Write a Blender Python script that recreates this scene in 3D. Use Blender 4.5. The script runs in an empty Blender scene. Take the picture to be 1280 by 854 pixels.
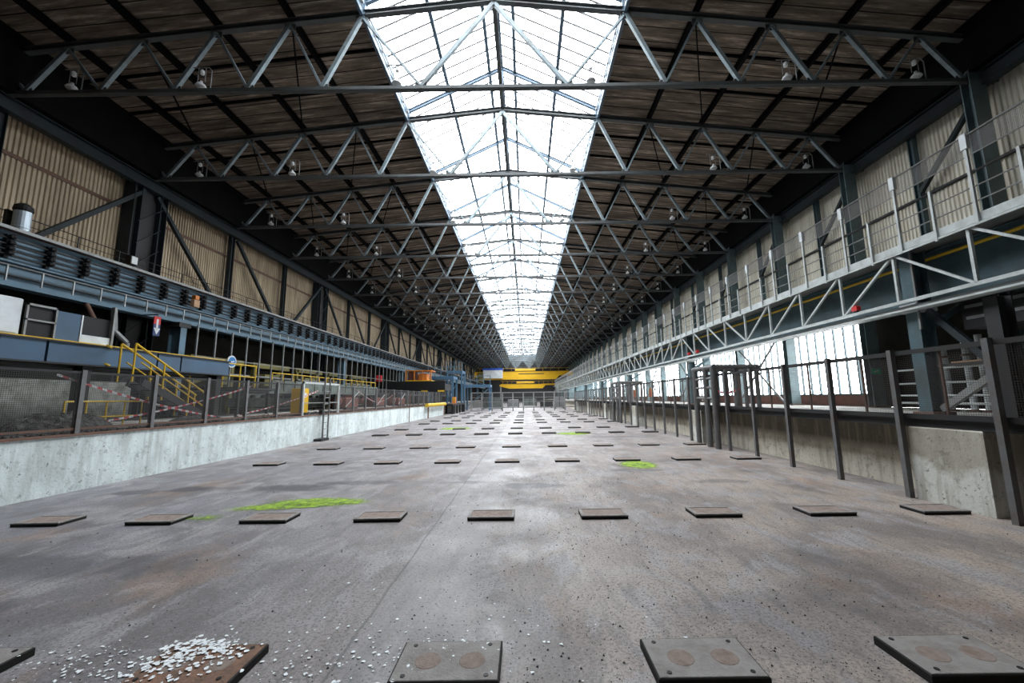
import bpy, math, random
from mathutils import Vector, Matrix
R = math.radians
C = bpy.context.scene.collection
scene = bpy.context.scene
random.seed(7)

# ------------------------------------------------------------------ camera, sky, exposure
cam_data = bpy.data.cameras.new('camera')
cam_data.sensor_width = 36.0
cam_data.lens = 36.0 * 500.0 / 1280.0
cam_data.clip_end = 600
cam_data.clip_start = 0.05
cam = bpy.data.objects.new('camera', cam_data)
C.objects.link(cam)
cam.location = (0, 0, 1.7)
cam.rotation_euler = (Matrix.Rotation(R(98.0), 3, 'X') @ Matrix.Rotation(-0.0135, 3, 'Z')).to_euler()
cam_data.shift_x = -0.0125
scene.camera = cam

SKY = 18.5
world = bpy.data.worlds.new('world')
scene.world = world
world.use_nodes = True
wb = world.node_tree.nodes['Background']
wb.inputs[0].default_value = (0.93, 0.97, 1.0, 1)
wb.inputs[1].default_value = SKY

def portal(name, loc, rot, sx, sy):
    l = bpy.data.lights.new(name, 'AREA')
    l.shape = 'RECTANGLE'; l.size = sx; l.size_y = sy
    l.cycles.is_portal = True
    o = bpy.data.objects.new(name, l)
    o.location = loc; o.rotation_euler = rot
    C.objects.link(o)
portal('skylight_portal', (-0.9, 75.0, 15.22), (0, 0, 0), 8.9, 137.0)
portal('window_portal', (15.5, 83.5, 3.4), (0, R(90), 0), 3.6, 130.0)

scene.view_settings.view_transform = 'Standard'
scene.view_settings.look = 'None'
scene.view_settings.exposure = 0.0
scene.view_settings.gamma = 1.0
scene.view_settings.use_curve_mapping = False

# ------------------------------------------------------------------ dimensions (metres)
XC = -0.9                   # centre line of the hall
XL, XR = -17.4, 15.6        # side walls
Y0, Y1 = -10.0, 150.0
P = 5.2                     # truss spacing
D0 = 11.85                  # first truss seen
NT = 27
ZB = 11.8                   # bottom chord level
def ztop(r): return 15.1 - 0.11*abs(r)     # top chord level at distance r from the centre line
ZG = 1.07                    # ground beside the pit, left
ZR = 1.1                    # ground beside the pit, right
ORD = ['first', 'second', 'third', 'fourth', 'fifth', 'sixth', 'seventh', 'eighth', 'ninth', 'tenth', 'eleventh',
       'twelfth', 'thirteenth', 'fourteenth', 'fifteenth', 'sixteenth', 'seventeenth', 'eighteenth', 'nineteenth',
       'twentieth', 'twenty-first', 'twenty-second', 'twenty-third', 'twenty-fourth', 'twenty-fifth', 'twenty-sixth',
       'twenty-seventh', 'twenty-eighth', 'twenty-ninth', 'thirtieth', 'thirty-first', 'thirty-second', 'thirty-third',
       'thirty-fourth', 'thirty-fifth', 'thirty-sixth', 'thirty-seventh', 'thirty-eighth', 'thirty-ninth', 'fortieth']
TENS = ['', '', 'twenty', 'thirty', 'forty', 'fifty', 'sixty', 'seventy', 'eighty', 'ninety']
def nth(i):                 # 0 -> first
    if i < len(ORD): return ORD[i]
    n = i + 1
    if n >= 100: return 'hundred and ' + nth(n-101) if n > 100 else 'hundredth'
    if n % 10 == 0: return TENS[n//10][:-1] + 'ieth'
    return TENS[n//10] + '-' + ORD[n % 10 - 1]

# ------------------------------------------------------------------ materials
def nd(t, typ, **kw):
    n = t.nodes.new(typ)
    for k, v in kw.items(): setattr(n, k, v)
    return n
def mat(name, col, rough=0.7, metal=0.0, dirt=None, dscale=1.5, damt=0.5, bump=0.0, bscale=30, stretch=(1, 1, 1), spec=0.35):
    m = bpy.data.materials.new(name); m.use_nodes = True
    t = m.node_tree; b = t.nodes['Principled BSDF']
    b.inputs['Roughness'].default_value = rough
    b.inputs['Metallic'].default_value = metal
    b.inputs['Specular IOR Level'].default_value = spec
    tc = nd(t, 'ShaderNodeTexCoord'); mp = nd(t, 'ShaderNodeMapping')
    mp.inputs['Scale'].default_value = stretch
    geo = nd(t, 'ShaderNodeNewGeometry')
    t.links.new(geo.outputs['Position'], mp.inputs[0])
    if dirt is None: dirt = tuple(c*0.45 for c in col)
    n1 = nd(t, 'ShaderNodeTexNoise'); n1.inputs['Scale'].default_value = dscale; n1.inputs['Detail'].default_value = 6
    n1.inputs['Roughness'].default_value = 0.65
    t.links.new(mp.outputs[0], n1.inputs['Vector'])
    rp = nd(t, 'ShaderNodeMapRange'); rp.inputs[1].default_value = 0.42; rp.inputs[2].default_value = 0.68
    rp.inputs[3].default_value = 0; rp.inputs[4].default_value = damt
    t.links.new(n1.outputs[0], rp.inputs[0])
    mx = nd(t, 'ShaderNodeMix', data_type='RGBA')
    mx.inputs[6].default_value = (*col, 1); mx.inputs[7].default_value = (*dirt, 1)
    t.links.new(rp.outputs[0], mx.inputs[0])
    t.links.new(mx.outputs[2], b.inputs['Base Color'])
    if bump:
        n2 = nd(t, 'ShaderNodeTexNoise'); n2.inputs['Scale'].default_value = bscale; n2.inputs['Detail'].default_value = 4
        t.links.new(mp.outputs[0], n2.inputs['Vector'])
        bp = nd(t, 'ShaderNodeBump'); bp.inputs['Strength'].default_value = bump; bp.inputs['Distance'].default_value = 0.02
        t.links.new(n2.outputs[0], bp.inputs['Height']); t.links.new(bp.outputs[0], b.inputs['Normal'])
    return m

M = {}
M['truss'] = mat('truss_paint', (0.22, 0.28, 0.31), 0.55, dirt=(0.10, 0.085, 0.07), dscale=2.2, damt=0.6)
M['chord'] = mat('chord_paint', (0.085, 0.095, 0.10), 0.6, dirt=(0.06, 0.05, 0.045), dscale=2.0, damt=0.6)
M['dark'] = mat('dark_steel', (0.02, 0.021, 0.023), 0.6, dirt=(0.03, 0.022, 0.016), damt=0.5)
M['black'] = mat('black_paint', (0.007, 0.007, 0.008), 0.6)
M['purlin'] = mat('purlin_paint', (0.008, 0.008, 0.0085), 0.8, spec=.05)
M['skyframe'] = mat('skylight_bar_paint', (0.085, 0.13, 0.18), 0.5, dirt=(0.08, 0.09, 0.10))
M['teal'] = mat('teal_paint', (0.065, 0.115, 0.135), 0.5, dirt=(0.05, 0.05, 0.045), dscale=1.3, damt=0.7)
M['dteal'] = mat('dark_teal_paint', (0.022, 0.032, 0.038), 0.55, dirt=(0.02, 0.018, 0.016), damt=0.6, spec=.2)
M['rearteal'] = mat('faded_teal_paint', (0.13, 0.185, 0.195), 0.55, dirt=(0.07, 0.08, 0.08), damt=0.6)
M['blue'] = mat('blue_grey_paint', (0.10, 0.175, 0.235), 0.45, dirt=(0.06, 0.075, 0.085), dscale=1.0, damt=0.6, stretch=(1, .25, 2))
M['blue_beam'] = mat('blue_beam_paint', (0.05, 0.10, 0.165), 0.45, dirt=(0.05, 0.07, 0.1), dscale=0.8, damt=0.5)
M['blue_bright'] = mat('bright_blue_paint', (0.06, 0.135, 0.22), 0.45, dirt=(0.05, 0.1, 0.16), damt=0.5)
M['cab_blue'] = mat('cabin_blue_paint', (0.03, 0.10, 0.50), 0.45)
M['grey'] = mat('grey_galvanised', (0.24, 0.25, 0.25), 0.45, 0.3, dirt=(0.15, 0.13, 0.11), dscale=3, damt=0.6)
M['greylight'] = mat('pale_steel', (0.50, 0.54, 0.54), 0.45, dirt=(0.24, 0.22, 0.20), dscale=3, damt=0.5)
M['post'] = mat('fence_post_steel', (0.13, 0.135, 0.14), 0.5, dirt=(0.11, 0.085, 0.07), dscale=5, damt=0.7)
M['white'] = mat('white_paint', (0.62, 0.66, 0.68), 0.5, dirt=(0.35, 0.35, 0.34), damt=0.5)
M['yellow'] = mat('yellow_paint', (0.62, 0.40, 0.02), 0.5, dirt=(0.30, 0.18, 0.03), dscale=3, damt=0.5)
M['crane_yellow'] = mat('crane_yellow_paint', (0.62, 0.36, 0.008), 0.45, dirt=(0.45, 0.25, 0.015), dscale=.6, damt=0.4)
M['orange'] = mat('orange_paint', (0.60, 0.20, 0.03), 0.5, dirt=(0.3, 0.1, 0.03), damt=0.5)
M['red'] = mat('red_paint', (0.55, 0.03, 0.03), 0.5)
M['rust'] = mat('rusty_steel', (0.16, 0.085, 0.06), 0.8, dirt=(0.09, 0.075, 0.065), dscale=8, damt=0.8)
M['rustred'] = mat('red_oxide_steel', (0.20, 0.07, 0.05), 0.8, dirt=(0.07, 0.04, 0.035), dscale=2, damt=0.8)
M['plate'] = mat('floor_plate_steel', (0.27, 0.255, 0.243), 0.7, dirt=(0.17, 0.15, 0.14), dscale=7, damt=0.8, bump=0.4, bscale=60)
M['plateshade'] = mat('plate_side_shade', (0.02, 0.019, 0.018), 0.8)  # near-black plate sides: their shade is put into the colour
M['rusttop'] = mat('rusted_plate_top', (0.23, 0.13, 0.09), 0.9, dirt=(0.10, 0.075, 0.06), dscale=9, damt=0.9, bump=0.4, bscale=60)
M['platefar'] = mat('far_plate_steel', (0.06, 0.055, 0.052), 0.8, dirt=(0.035, 0.03, 0.028), spec=.15)
M['pad'] = mat('rust_pad', (0.255, 0.205, 0.18), 0.85, dirt=(0.15, 0.10, 0.08), dscale=14, damt=0.8, bump=0.3, bscale=80)
M['machine'] = mat('machine_green_grey', (0.13, 0.155, 0.14), 0.6, dirt=(0.04, 0.036, 0.03), dscale=2.0, damt=0.8)
M['olive'] = mat('olive_machine_paint', (0.17, 0.15, 0.04), 0.6, dirt=(0.06, 0.055, 0.04), dscale=1.5, damt=0.8)
M['drum'] = mat('brushed_steel', (0.45, 0.52, 0.58), 0.35, 0.5, dirt=(0.2, 0.24, 0.28))
M['gravel'] = mat('dark_rubble', (0.022, 0.021, 0.02), 0.9, dirt=(0.09, 0.085, 0.08), dscale=9, damt=0.9, bump=1.0, bscale=22)
M['ground'] = mat('dirty_ground', (0.10, 0.095, 0.088), 0.9, dirt=(0.035, 0.033, 0.03), dscale=1.2, damt=0.9, bump=0.6, bscale=25)
M['path'] = mat('pale_concrete', (0.40, 0.385, 0.355), 0.85, dirt=(0.22, 0.21, 0.19), dscale=1.5, damt=0.7)
M['flake'] = mat('paint_flake', (0.88, 0.92, 0.95), 0.6, damt=0.2)
M['grit'] = mat('dark_grit', (0.04, 0.038, 0.037), 0.9)
M['wire'] = mat('bright_wire', (0.40, 0.42, 0.43), 0.4, 0.5)
M['lamp_white'] = mat('lamp_enamel', (0.75, 0.77, 0.78), 0.35, damt=0.2)
M['darkwall'] = mat('sooty_brick', (0.02, 0.018, 0.016), 0.9, dirt=(0.008, 0.007, 0.006), dscale=1.0, damt=0.8, spec=.1)
M['brick'] = mat('red_brick', (0.25, 0.10, 0.075), 0.9, dirt=(0.12, 0.07, 0.055), dscale=3, damt=0.8)
M['blockwall'] = mat('mossy_block_wall', (0.30, 0.31, 0.28), 0.9, dirt=(0.09, 0.09, 0.075), dscale=2.6, damt=0.9)
M['signblue'] = mat('sign_blue', (0.02, 0.16, 0.42), 0.5, damt=0)
M['signnavy'] = mat('sign_navy', (0.03, 0.05, 0.14), 0.5, damt=0)
M['signgreen'] = mat('sign_green', (0.03, 0.42, 0.22), 0.5, damt=0)
M['tan'] = mat('tan_board', (0.45, 0.28, 0.17), 0.7)

def corr_mat(name, col, streak, amt):
    m = mat(name, col, 0.6, dirt=streak, dscale=1.1, damt=amt, stretch=(1, 1.6, .22))
    return m
M['cladL'] = corr_mat('cream_cladding', (0.46, 0.375, 0.265), (0.20, 0.155, 0.10), 0.8)
M['cladR'] = corr_mat('pale_cladding', (0.82, 0.79, 0.69), (0.55, 0.49, 0.38), 0.7)

def make_roof_mat():
    m = bpy.data.materials.new('roof_boards'); m.use_nodes = True
    t = m.node_tree; b = t.nodes['Principled BSDF']; b.inputs['Roughness'].default_value = 0.9; b.inputs['Specular IOR Level'].default_value = .1
    g = nd(t, 'ShaderNodeNewGeometry'); mp = nd(t, 'ShaderNodeMapping')
    t.links.new(g.outputs['Position'], mp.inputs[0])
    mp.inputs['Scale'].default_value = (0.35, 3.2, 1)
    n = nd(t, 'ShaderNodeTexNoise'); n.inputs['Scale'].default_value = 1.6; n.inputs['Detail'].default_value = 7; n.inputs['Roughness'].default_value = .7
    t.links.new(mp.outputs[0], n.inputs['Vector'])
    cr = nd(t, 'ShaderNodeValToRGB')
    e = cr.color_ramp.elements
    e[0].position = .32; e[0].color = (0.06, 0.048, 0.038, 1)
    e[1].position = .55; e[1].color = (0.20, 0.158, 0.125, 1)
    x = e.new(.70); x.color = (0.52, 0.43, 0.36, 1)
    t.links.new(n.outputs[0], cr.inputs[0])
    # board joints every 0.58 m across the slope
    sx = nd(t, 'ShaderNodeSeparateXYZ'); t.links.new(g.outputs['Position'], sx.inputs[0])
    d = nd(t, 'ShaderNodeMath', operation='MULTIPLY'); d.inputs[1].default_value = 1/0.5777
    t.links.new(sx.outputs[1], d.inputs[0])
    f = nd(t, 'ShaderNodeMath', operation='FRACT'); t.links.new(d.outputs[0], f.inputs[0])
    l = nd(t, 'ShaderNodeMath', operation='LESS_THAN'); l.inputs[1].default_value = 0.07
    t.links.new(f.outputs[0], l.inputs[0])
    mx = nd(t, 'ShaderNodeMix', data_type='RGBA'); mx.inputs[7].default_value = (0.02, 0.017, 0.015, 1)
    t.links.new(l.outputs[0], mx.inputs[0]); t.links.new(cr.outputs[0], mx.inputs[6])
    t.links.new(mx.outputs[2], b.inputs['Base Color'])
    return m
M['roof'] = make_roof_mat()

def make_glass(name, tint=0.93, frost=0.0):
    m = bpy.data.materials.new(name); m.use_nodes = True
    t = m.node_tree; t.nodes.clear()
    out = nd(t, 'ShaderNodeOutputMaterial'); mx = nd(t, 'ShaderNodeMixShader')
    tr = nd(t, 'ShaderNodeBsdfTransparent'); gl = nd(t, 'ShaderNodeBsdfGlossy')
    g = nd(t, 'ShaderNodeNewGeometry')
    n = nd(t, 'ShaderNodeTexNoise'); n.inputs['Scale'].default_value = 0.9; n.inputs['Detail'].default_value = 5
    t.links.new(g.outputs['Position'], n.inputs['Vector'])
    cr = nd(t, 'ShaderNodeValToRGB')
    cr.color_ramp.elements[0].position = .3; cr.color_ramp.elements[0].color = (tint*.82, tint*.85, tint*.88, 1)
    cr.color_ramp.elements[1].position = .6; cr.color_ramp.elements[1].color = (tint, tint, tint, 1)
    t.links.new(n.outputs[0], cr.inputs[0]); t.links.new(cr.outputs[0], tr.inputs[0])
    gl.inputs['Roughness'].default_value = 0.08
    mx.inputs[0].default_value = 0.06
    t.links.new(tr.outputs[0], mx.inputs[1]); t.links.new(gl.outputs[0], mx.inputs[2])
    t.links.new(mx.outputs[0], out.inputs[0])
    return m
M['glass'] = make_glass('roof_glass')
M['glass2'] = make_glass('window_glass', 0.9)

def mesh_mat(name, col, step, wire, ax=(1, 2), stepb=None):
    m = bpy.data.materials.new(name); m.use_nodes = True
    t = m.node_tree; b = t.nodes['Principled BSDF']
    b.inputs['Base Color'].default_value = (*col, 1); b.inputs['Roughness'].default_value = .5
    out = t.nodes['Material Output']
    tr = nd(t, 'ShaderNodeBsdfTransparent'); mx = nd(t, 'ShaderNodeMixShader')
    g = nd(t, 'ShaderNodeNewGeometry'); s = nd(t, 'ShaderNodeSeparateXYZ')
    t.links.new(g.outputs['Position'], s.inputs[0])
    res = []
    for a, st in zip(ax, (step, stepb or step)):
        d = nd(t, 'ShaderNodeMath', operation='MULTIPLY'); d.inputs[1].default_value = 1/st
        t.links.new(s.outputs[a], d.inputs[0])
        f = nd(t, 'ShaderNodeMath', operation='FRACT'); t.links.new(d.outputs[0], f.inputs[0])
        l = nd(t, 'ShaderNodeMath', operation='LESS_THAN'); l.inputs[1].default_value = wire/st
        t.links.new(f.outputs[0], l.inputs[0]); res.append(l)
    mm = nd(t, 'ShaderNodeMath', operation='MAXIMUM')
    t.links.new(res[0].outputs[0], mm.inputs[0]); t.links.new(res[1].outputs[0], mm.inputs[1])
    t.links.new(mm.outputs[0], mx.inputs[0]); t.links.new(tr.outputs[0], mx.inputs[1])
    t.links.new(b.outputs[0], mx.inputs[2]); t.links.new(mx.outputs[0], out.inputs[0])
    return m
M['mesh'] = mesh_mat('fence_wire_mesh', (0.05, 0.043, 0.04), 0.032, 0.0045)
M['meshL'] = mesh_mat('left_fence_wire_mesh', (0.025, 0.023, 0.022), 0.034, 0.0065)
M['screen'] = mesh_mat('guard_screen_mesh', (0.09, 0.08, 0.075), 0.03, 0.006)
M['meshx'] = mesh_mat('cross_fence_mesh', (0.04, 0.04, 0.04), 0.05, 0.010, ax=(0, 2))

def tape_mat():
    m = bpy.data.materials.new('barrier_tape'); m.use_nodes = True
    t = m.node_tree; b = t.nodes['Principled BSDF']; b.inputs['Roughness'].default_value = .4
    g = nd(t, 'ShaderNodeNewGeometry'); s = nd(t, 'ShaderNodeSeparateXYZ')
    t.links.new(g.outputs['Position'], s.inputs[0])
    d = nd(t, 'ShaderNodeMath', operation='MULTIPLY'); d.inputs[1].default_value = 1/.22
    t.links.new(s.outputs[1], d.inputs[0])
    f = nd(t, 'ShaderNodeMath', operation='FRACT'); t.links.new(d.outputs[0], f.inputs[0])
    l = nd(t, 'ShaderNodeMath', operation='LESS_THAN'); l.inputs[1].default_value = .5
    t.links.new(f.outputs[0], l.inputs[0])
    mx = nd(t, 'ShaderNodeMix', data_type='RGBA')
    mx.inputs[6].default_value = (.5, .5, .5, 1); mx.inputs[7].default_value = (.45, .04, .05, 1)
    t.links.new(l.outputs[0], mx.inputs[0]); t.links.new(mx.outputs[2], b.inputs['Base Color'])
    return m
M['tape'] = tape_mat()

def concrete_wall(name, base, dark, low=None, zsplit=0.5, top=None):
    """cast concrete: blotches, vertical runs, pitted spots, whitewashed lower band"""
    m = bpy.data.materials.new(name); m.use_nodes = True
    t = m.node_tree; b = t.nodes['Principled BSDF']; b.inputs['Roughness'].default_value = .85
    g = nd(t, 'ShaderNodeNewGeometry')
    def noise(scale, st, det=6, rough=.6):
        mp = nd(t, 'ShaderNodeMapping'); mp.inputs['Scale'].default_value = st
        t.links.new(g.outputs['Position'], mp.inputs[0])
        n = nd(t, 'ShaderNodeTexNoise'); n.inputs['Scale'].default_value = scale; n.inputs['Detail'].default_value = det
        n.inputs['Roughness'].default_value = rough
        t.links.new(mp.outputs[0], n.inputs['Vector']); return n
    def rng(n, a, c, lo, hi):
        r = nd(t, 'ShaderNodeMapRange'); r.inputs[1].default_value = a; r.inputs[2].default_value = c
        r.inputs[3].default_value = lo; r.inputs[4].default_value = hi
        t.links.new(n.outputs[0], r.inputs[0]); return r
    def mix(fac, a, c, inv=False):
        mx = nd(t, 'ShaderNodeMix', data_type='RGBA'); t.links.new(fac.outputs[0], mx.inputs[0])
        for k, v in ((6, a), (7, c)):
            if isinstance(v, tuple): mx.inputs[k].default_value = (*v, 1)
            else: t.links.new(v.outputs[2], mx.inputs[k])
        return mx
    c = mix(rng(noise(1.6, (1, 1, .5), 8, .7), .42, .64, 0, .8), base, dark)
    if low:
        s = nd(t, 'ShaderNodeSeparateXYZ'); t.links.new(g.outputs['Position'], s.inputs[0])
        nn = noise(2.2, (1, 1, 1)); ad = nd(t, 'ShaderNodeMath', operation='ADD')
        t.links.new(s.outputs[2], ad.inputs[0]); t.links.new(nn.outputs[0], ad.inputs[1])
        r = nd(t, 'ShaderNodeMapRange'); r.inputs[1].default_value = zsplit+.42; r.inputs[2].default_value = zsplit+.62
        r.inputs[3].default_value = .85; r.inputs[4].default_value = 0
        t.links.new(ad.outputs[0], r.inputs[0])
        c = mix(r, c, low)
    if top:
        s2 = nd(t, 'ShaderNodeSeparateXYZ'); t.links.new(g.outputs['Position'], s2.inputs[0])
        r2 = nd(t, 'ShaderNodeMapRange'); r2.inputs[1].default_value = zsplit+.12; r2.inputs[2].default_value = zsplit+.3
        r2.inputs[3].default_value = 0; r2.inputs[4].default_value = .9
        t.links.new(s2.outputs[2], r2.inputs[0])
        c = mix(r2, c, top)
    c = mix(rng(noise(7, (1, 1, .10), 4), .5, .68, 0, .7), c, dark)
    c = mix(rng(noise(6, (1, 1, 1), 6, .75), .54, .66, 0, .6), c, tuple(x*.55 for x in dark))
    c = mix(rng(noise(16, (1, 1, 1), 2), .66, .72, 0, .8), c, tuple(x*.3 for x in dark))
    t.links.new(c.outputs[2], b.inputs['Base Color'])
    n2 = noise(25, (1, 1, 1), 4)
    bp = nd(t, 'ShaderNodeBump'); bp.inputs['Strength'].default_value = .5; bp.inputs['Distance'].default_value = .01
    t.links.new(n2.outputs[0], bp.inputs['Height']); t.links.new(bp.outputs[0], b.inputs['Normal'])
    return m
M['concL'] = concrete_wall('pit_wall_whitewash', (0.68, 0.75, 0.75), (0.40, 0.44, 0.43))
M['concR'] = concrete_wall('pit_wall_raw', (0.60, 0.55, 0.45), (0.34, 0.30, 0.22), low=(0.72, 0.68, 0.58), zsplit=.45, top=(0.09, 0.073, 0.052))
M['pier'] = concrete_wall('pier_concrete', (0.42, 0.40, 0.34), (0.26, 0.24, 0.19), low=(0.66, 0.67, 0.63), zsplit=.55)

def floor_mat():
    m = bpy.data.materials.new('hall_floor'); m.use_nodes = True
    t = m.node_tree; b = t.nodes['Principled BSDF']
    g = nd(t, 'ShaderNodeNewGeometry'); s = nd(t, 'ShaderNodeSeparateXYZ')
    t.links.new(g.outputs['Position'], s.inputs[0])
    def noise(scale, st=(1, 1, 1), det=6, rough=.6, dist=0):
        mp = nd(t, 'ShaderNodeMapping'); mp.inputs['Scale'].default_value = st
        t.links.new(g.outputs['Position'], mp.inputs[0])
        n = nd(t, 'ShaderNodeTexNoise'); n.inputs['Scale'].default_value = scale; n.inputs['Detail'].default_value = det
        n.inputs['Roughness'].default_value = rough; n.inputs['Distortion'].default_value = dist
        t.links.new(mp.outputs[0], n.inputs['Vector']); return n
    def rng(sock, a, c, lo, hi, smooth=False):
        r = nd(t, 'ShaderNodeMapRange'); r.inputs[1].default_value = a; r.inputs[2].default_value = c
        r.inputs[3].default_value = lo; r.inputs[4].default_value = hi
        if smooth: r.interpolation_type = 'SMOOTHSTEP'
        t.links.new(sock, r.inputs[0]); return r
    def mix(fac, a, c, mode='MIX'):
        mx = nd(t, 'ShaderNodeMix', data_type='RGBA', blend_type=mode)
        t.links.new(fac.outputs[0], mx.inputs[0])
        for k, v in ((6, a), (7, c)):
            if isinstance(v, tuple): mx.inputs[k].default_value = (*v, 1)
            else: t.links.new(v.outputs[2], mx.inputs[k])
        return mx
    def math_(op, a, c):
        n = nd(t, 'ShaderNodeMath', operation=op)
        for k, v in enumerate((a, c)):
            if isinstance(v, (int, float)): n.inputs[k].default_value = v
            else: t.links.new(v.outputs[0] if hasattr(v, 'outputs') else v, n.inputs[k])
        return n
    # across the hall: cool grey left, warmer rust dust to the right
    n0 = noise(.35)
    sx = math_('ADD', s.outputs[0], math_('MULTIPLY', n0, 5.0))
    c = mix(rng(sx.outputs[0], -3.5, 7.5, 0, 1, True), (0.205, 0.205, 0.23), (0.38, 0.31, 0.26))
    # paler dusty tone farther down the hall, brighter light there painted in, patchy
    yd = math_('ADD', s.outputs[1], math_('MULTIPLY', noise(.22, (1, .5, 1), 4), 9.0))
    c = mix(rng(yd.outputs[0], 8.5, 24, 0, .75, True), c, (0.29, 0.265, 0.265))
    # blotches
    c = mix(rng(noise(.7, (1, .6, 1), 7, .65, .4).outputs[0], .47, .57, 0, .62), c, (0.125, 0.11, 0.11))
    c = mix(rng(noise(1.9, (1, .7, 1), 5, .6, .8).outputs[0], .50, .60, 0, .75), c, (0.34, 0.325, 0.335))
    # rusty patches
    c = mix(rng(noise(.5, (1.3, .8, 1), 6, .7).outputs[0], .54, .64, 0, .5), c, (0.31, 0.20, 0.135))
    # swept streaks and fine grain
    c = mix(rng(noise(5, (1.6, .35, 1), 4, .6, .6).outputs[0], .48, .68, 0, .55), c, (0.13, 0.12, 0.12))
    c = mix(rng(noise(38, (1, 1, 1), 3, .7).outputs[0], .50, .58, 0, .6), c, (0.085, 0.078, 0.075))
    c = mix(rng(noise(105, (1, 1, 1), 2, .7).outputs[0], .54, .64, 0, .55), c, (0.075, 0.07, 0.068))
    c = mix(rng(noise(70, (1, 1, 1), 2, .7).outputs[0], .60, .68, 0, .5), c, (0.42, 0.42, 0.43))
    # worn pale lane beside the joint
    lane = math_('ABSOLUTE', math_('ADD', s.outputs[0], .85), 0)
    c = mix(rng(lane.outputs[0], .25, .5, .35, 0, True), c, (0.29, 0.29, 0.30))
    lane2 = math_('ABSOLUTE', math_('ADD', s.outputs[0], .15), 0)
    c = mix(rng(lane2.outputs[0], .15, .6, .25, 0, True), c, (0.14, 0.13, 0.128))
    # joint line
    jn = noise(1.2, (0, 1, 1), 2)
    jj = math_('ABSOLUTE', math_('ADD', math_('ADD', s.outputs[0], 1.26), math_('MULTIPLY', math_('SUBTRACT', jn, .5), .06)), 0)
    c = mix(rng(jj.outputs[0], .006, .016, .6, 0), c, (0.08, 0.075, 0.074))
    # dark oil stains with shapes of their own
    for (x, y, a, bb, k) in [(-6.6, 8.2, .45, .28, .85), (-7.5, 8.0, .5, .25, .7), (-4.6, 8.2, .9, .35, .75), (-3.4, 8.6, 1.0, .22, .6), (0.1, 8.1, .7, .25, .7),
                       (-1.1, 8.5, .6, .15, .5), (3.9, 8.3, .6, .2, .45), (2.6, 9.6, .6, .25, .55), (-5.2, 4.5, 2.2, .35, .5), (-5.9, 3.6, 1.8, .35, .5),
                       (3.5, 17.5, 1.2, .5, .4), (-2.0, 18.0, 1.4, .4, .4), (-6.8, 11.4, .5, .3, .5), (-2.6, 24.8, 1.0, .5, .5), (2.1, 3.3, 1.1, .5, .35), (3.3, 4.2, .8, .6, .3)]:
        cb = nd(t, 'ShaderNodeCombineXYZ')
        wn = noise(2.3, (1, 1, 1), 4, .7)
        dx = math_('MULTIPLY', math_('ADD', s.outputs[0], -x), 1/a)
        dy = math_('MULTIPLY', math_('ADD', s.outputs[1], -y), 1/bb)
        rr = math_('ADD', math_('ADD', math_('MULTIPLY', dx, dx), math_('MULTIPLY', dy, dy)), math_('MULTIPLY', math_('SUBTRACT', wn, .5), 3.2))
        c = mix(rng(rr.outputs[0], .25, 1.3, k, 0, True), c, (0.055, 0.055, 0.065))
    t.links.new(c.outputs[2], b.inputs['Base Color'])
    rr = rng(noise(.9, (1, 1, 1), 5).outputs[0], .35, .65, .42, .8)
    t.links.new(rr.outputs[0], b.inputs['Roughness'])
    b.inputs['Specular IOR Level'].default_value = .45
    n2 = noise(30, (1, 1, 1), 5, .7)
    bp = nd(t, 'ShaderNodeBump'); bp.inputs['Strength'].default_value = .35; bp.inputs['Distance'].default_value = .01
    t.links.new(n2.outputs[0], bp.inputs['Height']); t.links.new(bp.outputs[0], b.inputs['Normal'])
    return m
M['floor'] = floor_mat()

def moss_mat():
    m = bpy.data.materials.new('moss'); m.use_nodes = True
    t = m.node_tree; b = t.nodes['Principled BSDF']; out = t.nodes['Material Output']
    b.inputs['Roughness'].default_value = .9
    tc = nd(t, 'ShaderNodeTexCoord'); g = nd(t, 'ShaderNodeNewGeometry')
    n = nd(t, 'ShaderNodeTexNoise'); n.inputs['Scale'].default_value = 5; n.inputs['Detail'].default_value = 7; n.inputs['Roughness'].default_value = .7
    t.links.new(g.outputs['Position'], n.inputs['Vector'])
    cr = nd(t, 'ShaderNodeValToRGB')
    cr.color_ramp.elements[0].position = .35; cr.color_ramp.elements[0].color = (.10, .19, .02, 1)
    cr.color_ramp.elements[1].position = .62; cr.color_ramp.elements[1].color = (.36, .54, .04, 1)
    t.links.new(n.outputs[0], cr.inputs[0]); t.links.new(cr.outputs[0], b.inputs['Base Color'])
    at = nd(t, 'ShaderNodeAttribute'); at.attribute_name = 'cover'
    n2 = nd(t, 'ShaderNodeTexNoise'); n2.inputs['Scale'].default_value = 9; n2.inputs['Detail'].default_value = 6
    n2.inputs['Roughness'].default_value = .7
    t.links.new(g.outputs['Position'], n2.inputs['Vector'])
    ad = nd(t, 'ShaderNodeMath', operation='ADD'); t.links.new(at.outputs['Fac'], ad.inputs[0]); t.links.new(n2.outputs[0], ad.inputs[1])
    mr = nd(t, 'ShaderNodeMapRange'); mr.inputs[1].default_value = .80; mr.inputs[2].default_value = 1.15; mr.inputs[4].default_value = .85
    t.links.new(ad.outputs[0], mr.inputs[0])
    tr = nd(t, 'ShaderNodeBsdfTransparent'); mx = nd(t, 'ShaderNodeMixShader')
    t.links.new(mr.outputs[0], mx.inputs[0]); t.links.new(tr.outputs[0], mx.inputs[1]); t.links.new(b.outputs[0], mx.inputs[2])
    t.links.new(mx.outputs[0], out.inputs[0])
    return m
M['moss'] = moss_mat()

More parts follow.
